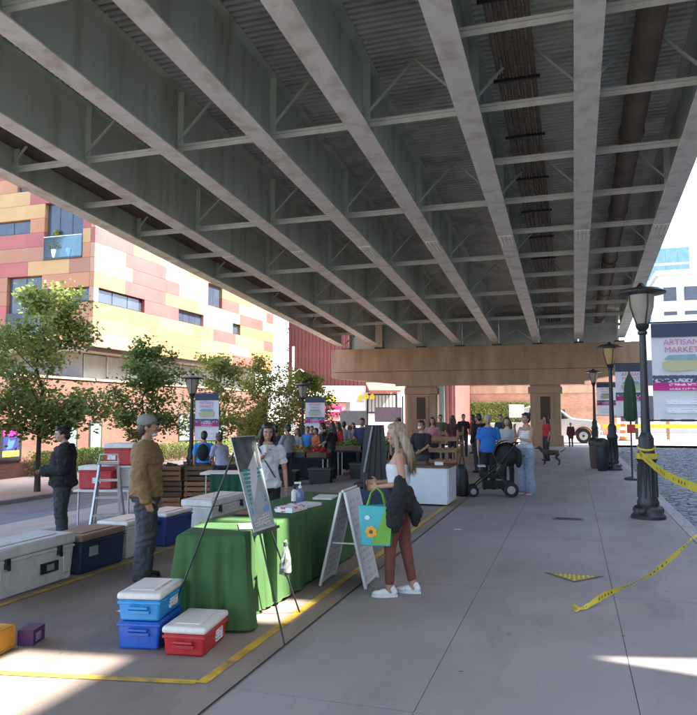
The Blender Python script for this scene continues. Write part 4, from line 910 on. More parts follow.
# ================================================================== COUNTER, STANDS, PRODUCE
ct = empty('white_counter', (-2.66, 13.45, 0), 0, 'white boxy sales counter with brown top beyond the shopper', 'counter')
box_obj('front_panel', mat('counter_white', (.62, .64, .68), .6, (.56, .58, .62), 3), ct, -.42, .42, -.45, .45, .03, .70, bevel=.01)
box_obj('counter_top', mat('counter_brown', (.12, .05, .035), .6), ct, -.45, .45, -.48, .48, .701, .735)
for x in (-.36, .36): box_obj('foot', blackm, ct, x - .03, x + .03, -.40, -.34, 0, .03)
box_obj('side_flap', mat('counter_white', (.62, .64, .68), .6), ct, .421, .44, -.43, .43, .05, .69)
flat('card_reader', (-2.45, 13.3, .737), .2, .16, .22, .06, white_p, 'white card terminal on the brown counter top', 'terminal', bevel=.01)
flat('cash_tray', (-2.85, 13.45, .737), .0, .3, .25, .05, wood_d, 'dark wooden tray on the counter', 'tray')
bgk = empty('black_bag', (-2.24, 14.75, 0), 0, 'tall black bag standing at the end of the white counter', 'bag')
bgk.scale = (.85, .85, .95); rg = []; random.seed(6)
for z, r_ in ((0, .15), (.05, .19), (.25, .2), (.45, .185), (.6, .15), (.68, .08)): rg.append([((r_ + random.uniform(-.015, .015)) * math.cos(k * math.pi / 8) * .9, (r_ + random.uniform(-.015, .015)) * math.sin(k * math.pi / 8), z) for k in range(16)])
mk('body', MB().loft(rg), blackm, bgk, smooth=70); mk('strap', MB().tube([(-.06, 0, .66), (-.03, 0, .82), (.05, 0, .82), (.07, 0, .66)], .015, 6), blackm, bgk)
# folded black display frames behind the shopper
df = empty('folded_display', (-3.1, 11.2, 0), R(10), 'folded black display frame with grey edge behind the blonde shopper', 'display frame')
for k, (x, t) in enumerate(((-.22, .10), (-.12, .06), (.0, -.02), (.13, -.08))):
    mk('frame_panel', MB().bar((x - t * .5, .05 * k, .0), (x + t, .05 * k, 1.52), .13, .025, up=(0, 1, 0)), blackm, df)
mk('grey_edge', MB().bar((-.2, -.06, .75), (-.06, -.06, 1.5), .03, .02, up=(0, 1, 0)), mat('edge_grey', (.22, .24, .27), .4), df)
box_obj('tray_shelf', blackm, df, -.35, .32, -.2, .3, .52, .58); box_obj('lower_box', c_n, df, -.25, .3, -.18, .28, .02, .5)
def stand(loc, rz, label, fillm):
    o = empty('produce_stand', loc, rz, label, 'produce stand')
    for x in (-.5, .5):
        mk('upright', MB().bar((x, .3, 0), (x, .3, 1.25), .05), wood, o); mk('upright', MB().bar((x, -.3, 0), (x, -.3, .75), .05), wood, o)
    for k in range(3):
        y0 = -.35 + k * .22; z0 = .35 + k * .3
        tr = box_obj('tray', wood, o, -.52, .52, y0, y0 + .24, z0, z0 + .03); box_obj('tray_front', wood, tr, -.52, .52, y0 - .025, y0 - .001, z0, z0 + .12)
        h = MB(); random.seed(k + int(loc[0] * 10))
        for q in range(16): h.ell((random.uniform(-.46, .46), y0 + random.uniform(.05, .2), z0 + random.uniform(.06, .1)), (.045, .045, .045), 8, 5)
        mk('produce', h, fillm[k % len(fillm)], tr, smooth=80)['kind'] = 'stuff'
    return o
pr_o = mat('produce_orange', (.55, .2, .03), .5, island=.3); pr_r = mat('produce_red', (.4, .04, .03), .4, island=.3); pr_g = mat('produce_green', (.10, .2, .03), .6, (.05, .11, .02), 8, island=.4); pr_y = mat('produce_tan', (.5, .32, .12), .6, island=.3)
stand((-3.55, 19.2, 0), R(4), 'tiered wooden stand of orange and tan goods left of the man in blue', [pr_o, pr_y, pr_r])
stand((-4.75, 18.7, 0), R(-5), 'tiered dark-filled wooden stand next to the white counter', [rust_m, pr_y, rust_m])
stand((-4.2, 24.5, 0), R(0), 'farther wooden stand seen behind the stroller group', [pr_r, pr_o, pr_g])
def heap(name, m_, parent, hx, hy, z, h, n, seed, s=.05):
    random.seed(seed); b = MB()
    for k in range(n):
        x, y = random.uniform(-hx, hx), random.uniform(-hy, hy); u = max(0, 1 - (x / hx) ** 2) * max(0, 1 - (y / hy) ** 2)
        p = Vector((x, y, z + h * u * random.uniform(.3, 1))); a = Vector((random.uniform(-1, 1), random.uniform(-1, 1), random.uniform(-.2, 1))).normalized(); c = a.orthogonal().normalized(); L = s * random.uniform(.7, 1.6)
        j = len(b.v); b.v += [tuple(p - a * L), tuple(p + c * L * .5), tuple(p + a * L), tuple(p - c * L * .5)]; b.f.append((j, j + 1, j + 2, j + 3))
    b.ell((0, 0, z), (hx * .9, hy * .9, h * .7), 14, 8)
    o = mk(name, b, m_, parent); o['kind'] = 'stuff'; return o
bcl = mat('cloth_black', (.014, .014, .016), .9)
def ptable(x, y, rz, L, label, goods):
    z = GZ(x); table((x, y, z), rz, L, .75, .74, 'folding table with ' + label, bcl)
    o = empty('produce_crate', (0, 0, 0)); bpy.data.objects.remove(o)
    n = len(goods)
    for k, (m_, lb) in enumerate(goods):
        cx_ = (-L / 2 + (k + .5) * L / n); px_, py_ = x + cx_ * math.cos(rz), y + cx_ * math.sin(rz)
        c = empty('produce_crate', (px_, py_, z + .741), rz, lb, 'crate', 'crates of produce on the market tables'); w_ = L / n * .46
        for nm, b_ in (('floor', (-w_, w_, -.3, .3, 0, .015)), ('side', (-w_, w_, -.3, -.285, .016, .13)), ('side', (-w_, w_, .285, .3, .016, .13)), ('end', (-w_, -w_ + .015, -.284, .284, .016, .13)), ('end', (w_ - .015, w_, -.284, .284, .016, .13))): box_obj(nm, blackm if k % 2 else wood_d, c, *b_)
        heap('heap', m_, c, w_ * .95, .28, .09, .2, 260, k + int(x * -7), .06)
ptable(-7.05, 17.6, R(8), 1.7, 'black top and mixed greens left of the market shoppers', [(pr_g, 'crate of loose greens at the left end of the first produce table'), (pr_y, 'crate of tan goods in the middle of the first produce table'), (pr_r, 'crate of red produce at the right end of the first produce table')])
ptable(-5.45, 18.4, R(8), 1.5, 'black top and heaped lettuce behind the display frame', [(pr_g, 'crate heaped with bright lettuce left of the display frame'), (pr_g, 'crate heaped with lettuce partly hidden by the display frame')])
ptable(-8.2, 22.0, R(5), 1.9, 'black top beneath the crowd near the pink shop', [(pr_o, 'crate of orange produce on the far table'), (pr_g, 'crate of greens on the far table'), (pr_r, 'crate of red produce on the far table')])
for i, (x, y, zz, lb) in enumerate(((-6.3, 17.35, .0, 'black storage tote under the first produce table'), (-7.4, 17.7, 0, 'black storage tote at the left under the produce table'), (-5.5, 18.35, 0, 'black storage tote under the lettuce table'), (-4.9, 18.55, 0, 'second black storage tote under the lettuce table'))):
    o = empty('storage_tote', (x, y, GZ(x) + zz), R(8), lb, 'tote', 'black totes under the produce tables'); box_obj('body', blackm, o, -.3, .3, -.22, .22, 0, .36, taper=.03, bevel=.01); box_obj('lid', mat('tote_lid', (.05, .05, .055), .5), o, -.32, .32, -.24, .24, .361, .4, bevel=.01)
# brown crates at the left
def crate(loc, rz, label, m_=wood, L=.55, W=.38, H=.3, contents=None):
    o = empty('wooden_crate', loc, rz, label, 'crate', 'wooden crates behind the tan-jacket man')
    for s in (-1, 1):
        for k in range(3): box_obj('slat', m_, o, -L / 2, L / 2, *( (-W / 2, -W / 2 + .014) if s < 0 else (W / 2 - .014, W / 2) ), .015 + k * H / 3, (k + 1) * H / 3 - .015)
        for k in range(3): box_obj('slat', m_, o, *( (-L / 2, -L / 2 + .014) if s < 0 else (L / 2 - .014, L / 2) ), -W / 2 + .015, W / 2 - .015, .02 + k * H / 3, (k + 1) * H / 3 - .02)
    for x in (-1, 1):
        for y in (-1, 1): box_obj('post', m_, o, *( (L / 2 - .045, L / 2 - .0145) if x > 0 else (-L / 2 + .0145, -L / 2 + .045) ), *( (W / 2 - .045, W / 2 - .0145) if y > 0 else (-W / 2 + .0145, -W / 2 + .045) ), 0, H)
    box_obj('floor', m_, o, -L / 2 + .046, L / 2 - .046, -W / 2 + .046, W / 2 - .046, .005, .02)
    if contents: heap('contents', contents, o, L / 2 - .03, W / 2 - .03, H - .1, .14, 200, int(abs(loc[0]) * 50), .05)
    return o
g0 = GZ(-7.3); hh = .302
cr = [(-7.62, 12.2, 0, wood, None, 'brown wooden crate at the bottom left of the crate stack'), (-7.05, 12.42, 0, wood_d, None, 'dark wooden crate at the bottom right of the crate stack'),
      (-7.6, 12.22, 1, wood_d, None, 'dark wooden crate in the middle layer, left'), (-7.03, 12.4, 1, wood, None, 'brown wooden crate in the middle layer, right'),
      (-7.62, 12.2, 2, wood, rust_m, 'brown crate of dark goods on the top layer, left'), (-7.04, 12.42, 2, wood_d, rust_m, 'dark crate of brown goods on the top layer, right')]
for x, y, k, m_, c_, lb in cr: crate((x, y, g0 + k * hh + .003), R(18), lb, m_, contents=c_)
crate((-6.45, 12.75, GZ(-6.45) + .003), R(12), 'low brown crate right of the crate stack', wood, H=.34)
crate((-6.45, 12.75, GZ(-6.45) + .345), R(12), 'dark crate on the low brown crate', wood_d, contents=pr_y)
table((-5.95, 11.75, GZ(-5.95)), R(14), 1.15, .6, .72, 'small white-topped folding table in front of the woman in lavender')
gp_ = empty('hanging_cloth', (-5.95, 11.75, GZ(-5.95)), R(14), 'dark green cloth hanging from the front of the small white-topped table', 'cloth')
b = MB(); rg = []
for j in range(6): rg.append([(-.38 + .8 * i / 40, -.325 - .018 * math.sin(i * .9) * j / 5, .70 - .5 * j / 5) for i in range(41)])
mk('cloth_sheet', b.loft(rg, False, False), mat('cloth_forest', (.008, .07, .035), .85), gp_, smooth=180)
# market signs over the far stalls
for x, y, z, c, lb in ((-8.6, 27.5, 1.05, (.45, .36, .32), 'tan rectangular stall sign on a post behind the display frame'), (-7.15, 27.6, 1.05, (.55, .33, .31), 'pink rectangular stall sign on a post behind the blonde shopper')):
    o = empty('stall_sign', (x, y, GZ(x)), 0, lb, 'sign'); mk('post', MB().tube([(.62, 0, 0), (.62, 0, 2.6)], .03, 8), darkm, o); box_obj('sign_board', mat('sb' + str(c[0]), c, .7), o, -.55, .58, -.03, .03, 1.55, 2.15, bevel=.01)

def dark_table(x, y, rz, L, label, top, seed):
    z = GZ(x); o = empty('draped_table', (x, y, z), rz, label, 'table', 'dark draped market tables'); random.seed(seed)
    box_obj('table_top', bcl, o, -L / 2, L / 2, -.36, .36, .72, .75)
    rg = []; n = 90
    for j in range(5):
        r_ = []
        for k in range(n):
            s = k / n * 2 * (L + .72)
            if s < L: p = (-L / 2 + s, -.365)
            elif s < L + .72: p = (L / 2 + .005, -.36 + s - L)
            elif s < 2 * L + .72: p = (L / 2 - (s - L - .72), .365)
            else: p = (-L / 2 - .005, .36 - (s - 2 * L - .72))
            w = .025 * j / 4 * math.sin(s * 17 + seed); r_.append((p[0] * (1 + .02 * j / 4) + w * .4, p[1] * (1 + .05 * j / 4) + w, .745 - .66 * j / 4))
        rg.append(r_)
    mk('skirt', MB().loft(rg, False), bcl, o, smooth=60)
    for k, m_ in enumerate(top):
        h = heap('produce_heap', m_, o, L / len(top) * .42, .28, .78, .22, 240, seed + k, .06); h.location = (-L / 2 + (k + .5) * L / len(top), 0, 0)
dark_table(-9.0, 21.6, R(10), 1.6, 'dark draped table of greens and roots nearest the left street lamp', [rust_m, pr_g, pr_y], 3)
dark_table(-4.6, 20.3, R(6), 1.5, 'dark draped table piled with greens behind the folded display', [pr_g, pr_g], 5)
dark_table(-7.9, 19.6, R(8), 1.8, 'dark draped table with orange and green goods in the crowd', [pr_o, pr_g, pr_r], 7)
dark_table(-6.2, 21.2, R(5), 1.8, 'dark draped table of tan and red goods in front of the far shoppers', [pr_y, pr_r, pr_g], 9)
dark_table(-9.2, 16.9, R(12), 1.6, 'dark draped table of brown goods by the man with the backpack', [rust_m, pr_y], 11)
for i, (x, y, lb) in enumerate(((-8.6, 15.4, 'black crate by the man with the backpack'),)):
    o = empty('storage_tote', (x, y, GZ(x)), R(20 * i), lb, 'tote', 'black totes under the produce tables'); box_obj('body', blackm, o, -.3, .3, -.22, .22, 0, .36, taper=.03, bevel=.01); box_obj('lid', mat('tote_lid', (.05, .05, .055), .5), o, -.32, .32, -.24, .24, .361, .4, bevel=.01)

# ================================================================== PEOPLE
def remesh(mb, vox, it=3, name='body', wr=0.0, wf=9.0, ridge=None):
    me = bpy.data.meshes.new(name); me.from_pydata(mb.v, [], mb.f)
    bm = bmesh.new(); bm.from_mesh(me); bmesh.ops.recalc_face_normals(bm, faces=bm.faces); bm.to_mesh(me); bm.free()
    o = bpy.data.objects.new('tmp', me); COL.objects.link(o)
    r = o.modifiers.new('r', 'REMESH'); r.mode = 'VOXEL'; r.voxel_size = vox
    if it: s = o.modifiers.new('s', 'SMOOTH'); s.factor = .5; s.iterations = it
    dg = bpy.context.evaluated_depsgraph_get(); out = bpy.data.meshes.new_from_object(o.evaluated_get(dg)); out.name = name
    bpy.data.objects.remove(o); bpy.data.meshes.remove(me)
    if wr:
        n = len(out.vertices); co = np.empty(n * 3); out.vertices.foreach_get('co', co); co = co.reshape(-1, 3)
        nn = np.empty(n * 3); out.vertices.foreach_get('normal', nn); nn = nn.reshape(-1, 3); d = np.empty(n); off = Vector((random.random() * 50, 3, 1))
        sc = ridge or (1, 1, 1.6)
        for i in range(n):
            p = Vector((co[i][0] * sc[0], co[i][1] * sc[1], co[i][2] * sc[2])) * wf + off
            a = noise.noise(p); d[i] = (1 - abs(a) * 2.6) * .7 + (1 - abs(noise.noise(p * 2.4)) * 2.4) * .3 - .45
        co += nn * (d * wr)[:, None]; out.vertices.foreach_set('co', co.ravel())
    out.polygons.foreach_set('use_smooth', [True] * len(out.polygons)); out.update(); return out
def sk(name, c): return mat(name, c, .5, tuple(v * .86 for v in c), 9)
skA = sk('skin_light', (.52, .30, .21)); skB = sk('skin_tan', (.42, .22, .14)); skC = sk('skin_medium', (.33, .165, .10))
H_bl = mat('hair_blonde', (.36, .27, .19), .55, (.17, .12, .075), 5, stretch=(9, 9, .6)); H_dk = mat('hair_dark', (.022, .014, .010), .45, (.012, .008, .006), 20); H_br = mat('hair_brown', (.07, .038, .022), .5, (.04, .022, .013), 12, stretch=(6, 6, .6)); H_gr = mat('hair_grey', (.35, .34, .33), .6)
def cl(name, c, r=.85, c2=.78): return mat('cloth_' + name, c, r, tuple(v * c2 for v in c), 5, bump=.15, bscale=150)
BASE = dict(sh=(.185, -.015, 1.405), el=(.232, -.035, 1.12), wr=(.24, .02, .875), hip=(.09, 0, .92), kn=(.098, .02, .50), an=(.098, -.025, .085), toe=(.12, 1))
TORSO = [(.83, .125, .095, 0), (.90, .165, .118, -.006), (.98, .160, .112, -.002), (1.07, .142, .102, .004), (1.16, .142, .104, .004), (1.26, .158, .114, .004), (1.34, .168, .112, 0), (1.405, .162, .092, -.012), (1.45, .105, .074, -.018), (1.49, .058, .058, -.014)]
TORSO_F = [(.83, .13, .10, -.005), (.90, .168, .122, -.012), (.98, .155, .11, -.004), (1.07, .124, .092, .004), (1.16, .126, .096, .008), (1.25, .142, .115, .016), (1.33, .148, .106, .006), (1.39, .146, .084, -.01), (1.44, .095, .066, -.016), (1.48, .05, .05, -.012)]
def person(label, loc, rz, h=1.7, L=None, Rr=None, skin=skA, hair=('short', H_dk), top=None, bottom=None, shoes=blackm, female=False, vox=.02, head=(0, 0), bend=0.0, wide=1.0, extras=None, group=None):
    k = h / 1.75; near = vox < .014
    J = {}
    for side, s, ov in (('L', -1, L or {}), ('R', 1, Rr or {})):
        for n_, v in BASE.items():
            if n_ == 'toe': J[side + 'toe'] = ov.get('toe', (s * v[0], v[1])); continue
            p = ov.get(n_, (v[0] * s * (0.93 if female and n_ in ('sh', 'el', 'wr') else 1), v[1], v[2])); J[side + n_] = Vector(p)
    sh = lambda p: Vector((p[0], p[1] + (bend * max(0, p[2] - .95)), p[2] - (.35 * bend * bend * max(0, p[2] - .95))))
    for s in 'LR':
        for n_ in ('sh', 'el', 'wr'): J[s + n_] = sh(J[s + n_])
    T = TORSO_F if female else TORSO
    HM = Matrix.Translation(sh((0, 0, 1.5))) @ Matrix.Rotation(head[0], 4, 'Z') @ Matrix.Rotation(head[1], 4, 'X') @ Matrix.Translation((0, 0, -1.5))
    hp = lambda x, y, z: HM @ Vector((x, y, z))
    hr = HM.to_3x3()
    def rings(z0, z1, inf=0.0, infy=None, loose=0.0):
        out = []
        zs = [z0] + [t[0] for t in T if z0 + .01 < t[0] < z1 - .01] + [z1]
        for z in zs:
            for a, b in zip(T[:-1], T[1:]):
                if a[0] <= z <= b[0] or (a is T[0] and z < a[0]): 
                    u = min(max((z - a[0]) / (b[0] - a[0]), 0), 1); rx, ry, cy = [a[i] + (b[i] - a[i]) * u for i in (1, 2, 3)]; break
            lo = loose * max(0, 1 - abs(z - z0) / .35); q = sh((0, cy, z)); out.append((0, q.y, q.z, rx * wide + inf + lo, ry * wide + (infy if infy is not None else inf) + lo))
        return out
    def limb(mb, pts, rad, n=12):
        P = [Vector(p) for p in pts]; Q = []; RR = []
        for i in range(len(P) - 1):
            for u in (0, .33, .66): Q.append(P[i].lerp(P[i + 1], u)); RR.append(rad[i] + (rad[i + 1] - rad[i]) * u)
        Q.append(P[-1]); RR.append(rad[-1]); mb.tube(Q, RR, n); mb.ell(P[0], (rad[0],) * 3, 10, 7); mb.ell(P[-1], (rad[-1],) * 3, 10, 7)
        for i in range(1, len(P) - 1): mb.ell(P[i], (rad[i] * 1.01,) * 3, 10, 7)
    random.seed(int(abs(loc[0] * 131 + loc[1] * 17)))
    B = MB(); B.ringstack(rings(.83, 1.49), 20)
    af = .86 if female else 1.0
    # head
    B.ell(hp(0, .012, 1.638), (.074, .094, .108), 18, 12, hr); B.ell(hp(0, .038, 1.572), (.052, .062, .052), 14, 9, hr); B.ell(hp(0, .062, 1.545), (.026, .03, .022), 10, 7, hr)
    B.tube([hp(0, .10, 1.645), hp(0, .118, 1.612), hp(0, .112, 1.597)], [.009, .014, .012], 8); B.ell(hp(0, .092, 1.655), (.052, .018, .012), 10, 7, hr)
    for s in (-1, 1): B.ell(hp(s * .075, .0, 1.62), (.010, .022, .032), 8, 6, hr); B.ell(hp(s * .04, .078, 1.605), (.022, .02, .02), 8, 6, hr)
    B.ell(hp(0, .102, 1.571), (.022, .012, .010), 10, 6, hr)
    B.tube([sh((0, -.016, 1.42)), sh((0, -.008, 1.5)), hp(0, .0, 1.57)], [.06 * af, .053 * af, .052 * af], 12)
    for s in 'LR':
        limb(B, [J[s + 'sh'], J[s + 'el'], J[s + 'wr']], [.052 * af * wide, .040 * af, .027 * af])
        limb(B, [J[s + 'hip'], J[s + 'kn'], J[s + 'an']], [.088 * wide, .056, .038])
        an = J[s + 'an']; td = Vector((J[s + 'toe'][0], J[s + 'toe'][1], 0)).normalized(); B.tube([an + td * -.03 + Vector((0, 0, -.03)), an + td * .09 + Vector((0, 0, -.048)), an + td * .16 + Vector((0, 0, -.058))], [.035, .034, .02], 10)
        # hand
        w0 = J[s + 'wr']; d = (w0 - J[s + 'el']).normalized(); fwd = Vector((0, 1, 0)) if abs(d.y) < .75 else Vector((0, 0, 1)); w_ = (fwd - d * fwd.dot(d)).normalized(); t_ = d.cross(w_); inn = Vector((1 if s == 'L' else -1, 0, 0)); t_ = t_ if t_.dot(inn) > 0 else -t_
        rot = Matrix((w_, d, t_)).transposed(); hs = .92 if female else 1.0
        B.ell(w0 + d * .05 * hs, (.040 * hs, .056 * hs, .018), 12, 8, rot); fr = .0095 if near else .0115
        for q, (off, ln) in enumerate(((.028, .068), (.0095, .078), (-.0095, .072), (-.028, .056))):
            b0 = w0 + d * .088 * hs + w_ * off * hs * (1.0 if near else 1.15); c = .25 + .12 * q
            b1 = b0 + (d + t_ * c * .5).normalized() * ln * .45; b2 = b1 + (d * .8 + t_ * (c + .35)).normalized() * ln * .33; b3 = b2 + (d * .5 + t_ * (c + .7)).normalized() * ln * .25
            B.tube([b0 - d * .02, b0, b1, b2, b3], [fr, fr, fr * .95, fr * .88, fr * .7], 7)
        tb = w0 + d * .025 + w_ * .028; t1 = tb + (d * .6 + w_ * .65 + t_ * .25).normalized() * .038; t2 = t1 + (d * .85 + w_ * .3 + t_ * .35).normalized() * .03
        B.tube([tb, t1, t2], [.014, .0115, .009], 7)
    me = remesh(B, vox if not near else .0085, 2, 'person')
    o = link('person', me, skin); o.location = loc; o.rotation_euler = (0, 0, rz); o.scale = (k, k, k); tag(o, label, 'person', group)
    # face
    if vox < .022:
        for s in (-1, 1):
            mk('eye', MB().ell(hp(s * .032, .099, 1.634), (.013, .006, .0075), 10, 6, hr), mat('eye_white', (.5, .47, .44), .3), o, smooth=80)
            mk('iris', MB().ell(hp(s * .032, .1035, 1.634), (.006, .003, .006), 8, 5, hr), mat('eye_dark', (.02, .013, .01), .2), o, smooth=80)
            mk('eyebrow', MB().tube([hp(s * .016, .108, 1.656), hp(s * .034, .104, 1.661), hp(s * .05, .092, 1.655)], [.004, .005, .003], 6), hair[1] if hair else H_dk, o)
        mk('mouth', MB().ell(hp(0, .1105, 1.571), (.021, .005, .005), 10, 6, hr), mat('lips', (.30, .10, .08), .45), o, smooth=80)
    # hair
    if hair:
        st, hm = hair[0], hair[1]; Hh = MB(); Hh.ell(hp(0, -.014, 1.668), (.084, .096, .094), 18, 12, hr); Hh.ell(hp(0, -.045, 1.61), (.076, .066, .085), 14, 9, hr); Hh.ell(hp(0, .045, 1.715), (.062, .05, .034), 12, 8, hr)
        for s in (-1, 1): Hh.ell(hp(s * .072, .012, 1.655), (.014, .035, .04), 8, 6, hr)
        if st == 'long':
            ln = hair[2] if len(hair) > 2 else 1.30
            for s in (-1, 0, 1):
                P = [hp(s * .05, -.05, 1.64), hp(s * .078, -.062, 1.54), Vector((s * .075, sh((0, -.10, 1.42)).y, sh((0, 0, 1.42)).z)), Vector((s * .06, sh((0, -.125, ln)).y, sh((0, 0, ln)).z))]
                Hh.tube(P, [.05, .048, .04, .015], 12)
            for s in (-1, 1): Hh.tube([hp(s * .07, .035, 1.68), hp(s * .084, .028, 1.58), hp(s * .09, .02, 1.47), Vector((s * .10, sh((0, .02, 1.38)).y, sh((0, 0, 1.36)).z))], [.022, .026, .026, .012], 10)
        if st == 'bun': Hh.ell(hp(0, -.10, 1.72), (.045, .045, .042), 12, 8, hr)
        if st == 'tail': Hh.tube([hp(0, -.09, 1.70), hp(0, -.14, 1.66), hp(0, -.15, 1.52), hp(0, -.13, 1.42)], [.03, .035, .03, .01], 10)
        hob = link('hair', remesh(Hh, max(vox * .7, .008), 1, 'hair', .006, 30, (1.6, 1.6, .35)), hm, o)
        if near and st == 'short':
            S_ = MB()
            for q in range(420):
                th = random.uniform(0, 2 * math.pi); ph = random.uniform(.05, 1.75); x0, y0, z0 = math.sin(ph) * math.cos(th), math.sin(ph) * math.sin(th), math.cos(ph)
                if y0 > .5 and z0 < .55: continue
                p0 = Vector((.083 * x0, -.016 + .095 * y0, 1.665 + .093 * z0)); t1 = Vector((x0 * .5 + random.uniform(-.5, .5), y0 * .5 - .2 + random.uniform(-.4, .4), -.55 + .4 * z0)).normalized() * .035; n1 = Vector((x0, y0, z0))
                S_.tube([hp(*p0), hp(*(p0 + t1 * .5 + n1 * .007)), hp(*(p0 + t1 + n1 * .004))], [.004, .0035, .001], 4)
            mk('hair_strands', S_, hm, hob, smooth=180)['kind'] = 'stuff'
        if near and st == 'long':
            S_ = MB()
            for q in range(170):
                a = random.uniform(-1.25, 1.25); x0 = .075 * math.sin(a); y0 = -.03 - .07 * math.cos(a); ln2 = (hair[2] if len(hair) > 2 else 1.3) + random.uniform(-.05, .1)
                S_.tube([hp(x0 * .8, y0 * .8, 1.70), hp(x0 * 1.05, y0 * 1.05, 1.58), Vector((x0 * 1.25 + random.uniform(-.02, .02), sh((0, y0 - .045, 1.42)).y, 1.44)), Vector((x0 * 1.1 + random.uniform(-.04, .04), sh((0, y0 - .05 + random.uniform(-.03, .02), ln2)).y, ln2))], [.0035, .0045, .004, .001], 4)
            mk('hair_strands', S_, hm, hob, smooth=180)['kind'] = 'stuff'
    # clothes
    if top:
        t = dict(m=None, sleeve=.45, hem=.95, inf=.016, loose=.01, neck=1.452, wr=.006); t.update(top); C_ = MB(); C_.ringstack(rings(t['hem'], t['neck'], t['inf'], None, t['loose']), 22)
        if t['sleeve'] is not None:
            for s in 'LR':
                a, b, c = J[s + 'sh'], J[s + 'el'], J[s + 'wr']; i = t['inf']; sl = t['sleeve']; C_.ell(a + Vector((-.012 if s == 'R' else .012, 0, -.012)), (.05 * wide + i * .6, .052 + i * .7, .05 + i * .6), 12, 8)
                if sl <= .5: C_.tube([a, a.lerp(b, sl), a.lerp(b, sl * 2)], [.053 * af * wide + i * .7, .05 * af + i * .8, .047 * af + i * .9], 14)
                else: limb(C_, [a, b, b.lerp(c, (sl - .5) * 2)], [.054 * af * wide + i * .8, .044 * af + i, .034 * af + i])
        to = link(t.get('name', 'shirt'), remesh(C_, max(vox * .75, .0095), 1, 'shirt', t['wr'] * 1.7, 7.5), t['m'], o)
        if t.get('extra'): t['extra'](to, hp, sh, J)
    if bottom:
        t = dict(m=None, inf=.016, waist=1.0, end=1.0, wr=.006, hemr=.0); t.update(bottom); C_ = MB(); C_.ringstack(rings(.82, t['waist'], t['inf'] * .8), 20)
        for s in 'LR':
            a, b, c = J[s + 'hip'], J[s + 'kn'], J[s + 'an']; i = t['inf']
            limb(C_, [a, b, b.lerp(c + Vector((0, 0, -.01)), t['end'])], [.092 * wide + i * .7, .058 + i, .042 + i + t['hemr']])
        link('trousers', remesh(C_, max(vox * .75, .0095), 1, 'trousers', t['wr'] * 1.6, 9, (1, 1, 1.7)), t['m'], o)
    for s in 'LR':
        an = J[s + 'an']; td = Vector((J[s + 'toe'][0], J[s + 'toe'][1], 0)).normalized(); rt = Matrix.Rotation(-math.atan2(td.x, td.y), 3, 'Z'); z0 = an.z - .085; S_ = MB()
        for c, r in (((0, -.035, .05), (.036, .046, .046)), ((0, .04, .042), (.038, .085, .04)), ((0, .12, .034), (.042, .062, .03)), ((0, -.02, .085), (.038, .044, .034))): S_.ell(Vector((an.x, an.y, z0)) + rt @ Vector(c), r, 12, 8, rt)
        so_ = link('shoe', remesh(S_, max(vox * .5, .008), 2, 'shoe'), shoes, o)
        SL = MB(); pts = [(.044 * math.cos(a) * (1.05 if math.sin(a) > 0 else .92), .05 + .135 * math.sin(a)) for a in [q * math.pi / 9 for q in range(18)]]; SL.extrude(pts, 'Z', 0, .022); SL.xf(Matrix.Translation((an.x, an.y, z0)) @ rt.to_4x4()); mk('sole', SL, white_p if shoes is not blackm else blackm, so_)
    if extras: extras(o, hp, sh, J, hr)
    return o
NV = .012
jeans_d = cl('jeans_dark', (.035, .038, .046)); jeans_l = cl('jeans_light', (.30, .36, .45)); blk = cl('black', (.014, .014, .016)); wht = cl('white', (.62, .62, .63)); rust_l = cl('rust', (.16, .045, .032), .7)
tan = cl('tan', (.24, .145, .06)); char = cl('charcoal', (.055, .058, .064))
white_sh = mat('sneaker_white', (.68, .68, .68), .5)
# --- blonde shopper
def shopper_x(o, hp, sh, J, hr):
    tp_ = MB(); tp_.ringstack([(0, .008, 1.12, .140, .112), (0, .012, 1.2, .145, .122), (0, .016, 1.28, .152, .13), (0, .012, 1.325, .152, .122)], 22); link('bandeau_top', remesh(tp_, .011, 2, 'bandeau_top', .003, 12), wht, o)
    C_ = MB()                                                        # black jacket over the arm and round the hips
    C_.ringstack([(0, -.01, .86, .20, .155), (0, -.015, .96, .195, .15), (0, -.01, 1.05, .165, .13), (0, -.005, 1.10, .15, .12)], 20); C_.tube([(-.2, -.02, 1.22), (-.235, -.04, 1.08), (-.23, .02, .92), (-.22, .03, .74), (-.2, .02, .66)], [.05, .085, .1, .085, .03], 12); C_.tube([(-.1, -.12, .98), (-.06, -.17, .84), (-.05, -.16, .7)], [.06, .08, .03], 10)
    link('jacket', remesh(C_, .012, 2, 'jacket', .012, 10), blk, o)
    box_obj('phone', darkm, o, -.17, -.10, .34, .352, 1.06, 1.19, bevel=.004)
person('blonde woman in white top and rust leggings carrying a turquoise shopping bag', (-1.60, 6.62, 0), R(97), 1.63, female=True, vox=NV, skin=skB, hair=('long', H_bl, 1.24),
       L=dict(el=(-.215, -.06, 1.14), wr=(-.15, .2, 1.10), an=(-.09, .10, .085), kn=(-.095, .09, .5), toe=(-.2, 1)), Rr=dict(el=(.21, -.02, 1.13), wr=(.12, .24, 1.12), an=(.10, -.12, .085), kn=(.10, -.04, .5), toe=(.1, 1)),
       bottom=dict(m=rust_l, inf=.006, waist=1.03, end=.82, wr=.002), shoes=white_sh, head=(.12, -.15), extras=shopper_x)
tb = empty('shopping_bag', (-1.78, 6.44, .49), R(97), 'turquoise and green shopping bag with yellow flower hanging from her arm', 'bag')
tq = mat('bag_turquoise', (.05, .40, .44), .45, (.04, .33, .38), 6); gn = mat('bag_green', (.16, .42, .03), .45); fy = mat('flower_yellow', (.75, .38, .03), .5)
tb.scale = (.86, .86, .86)
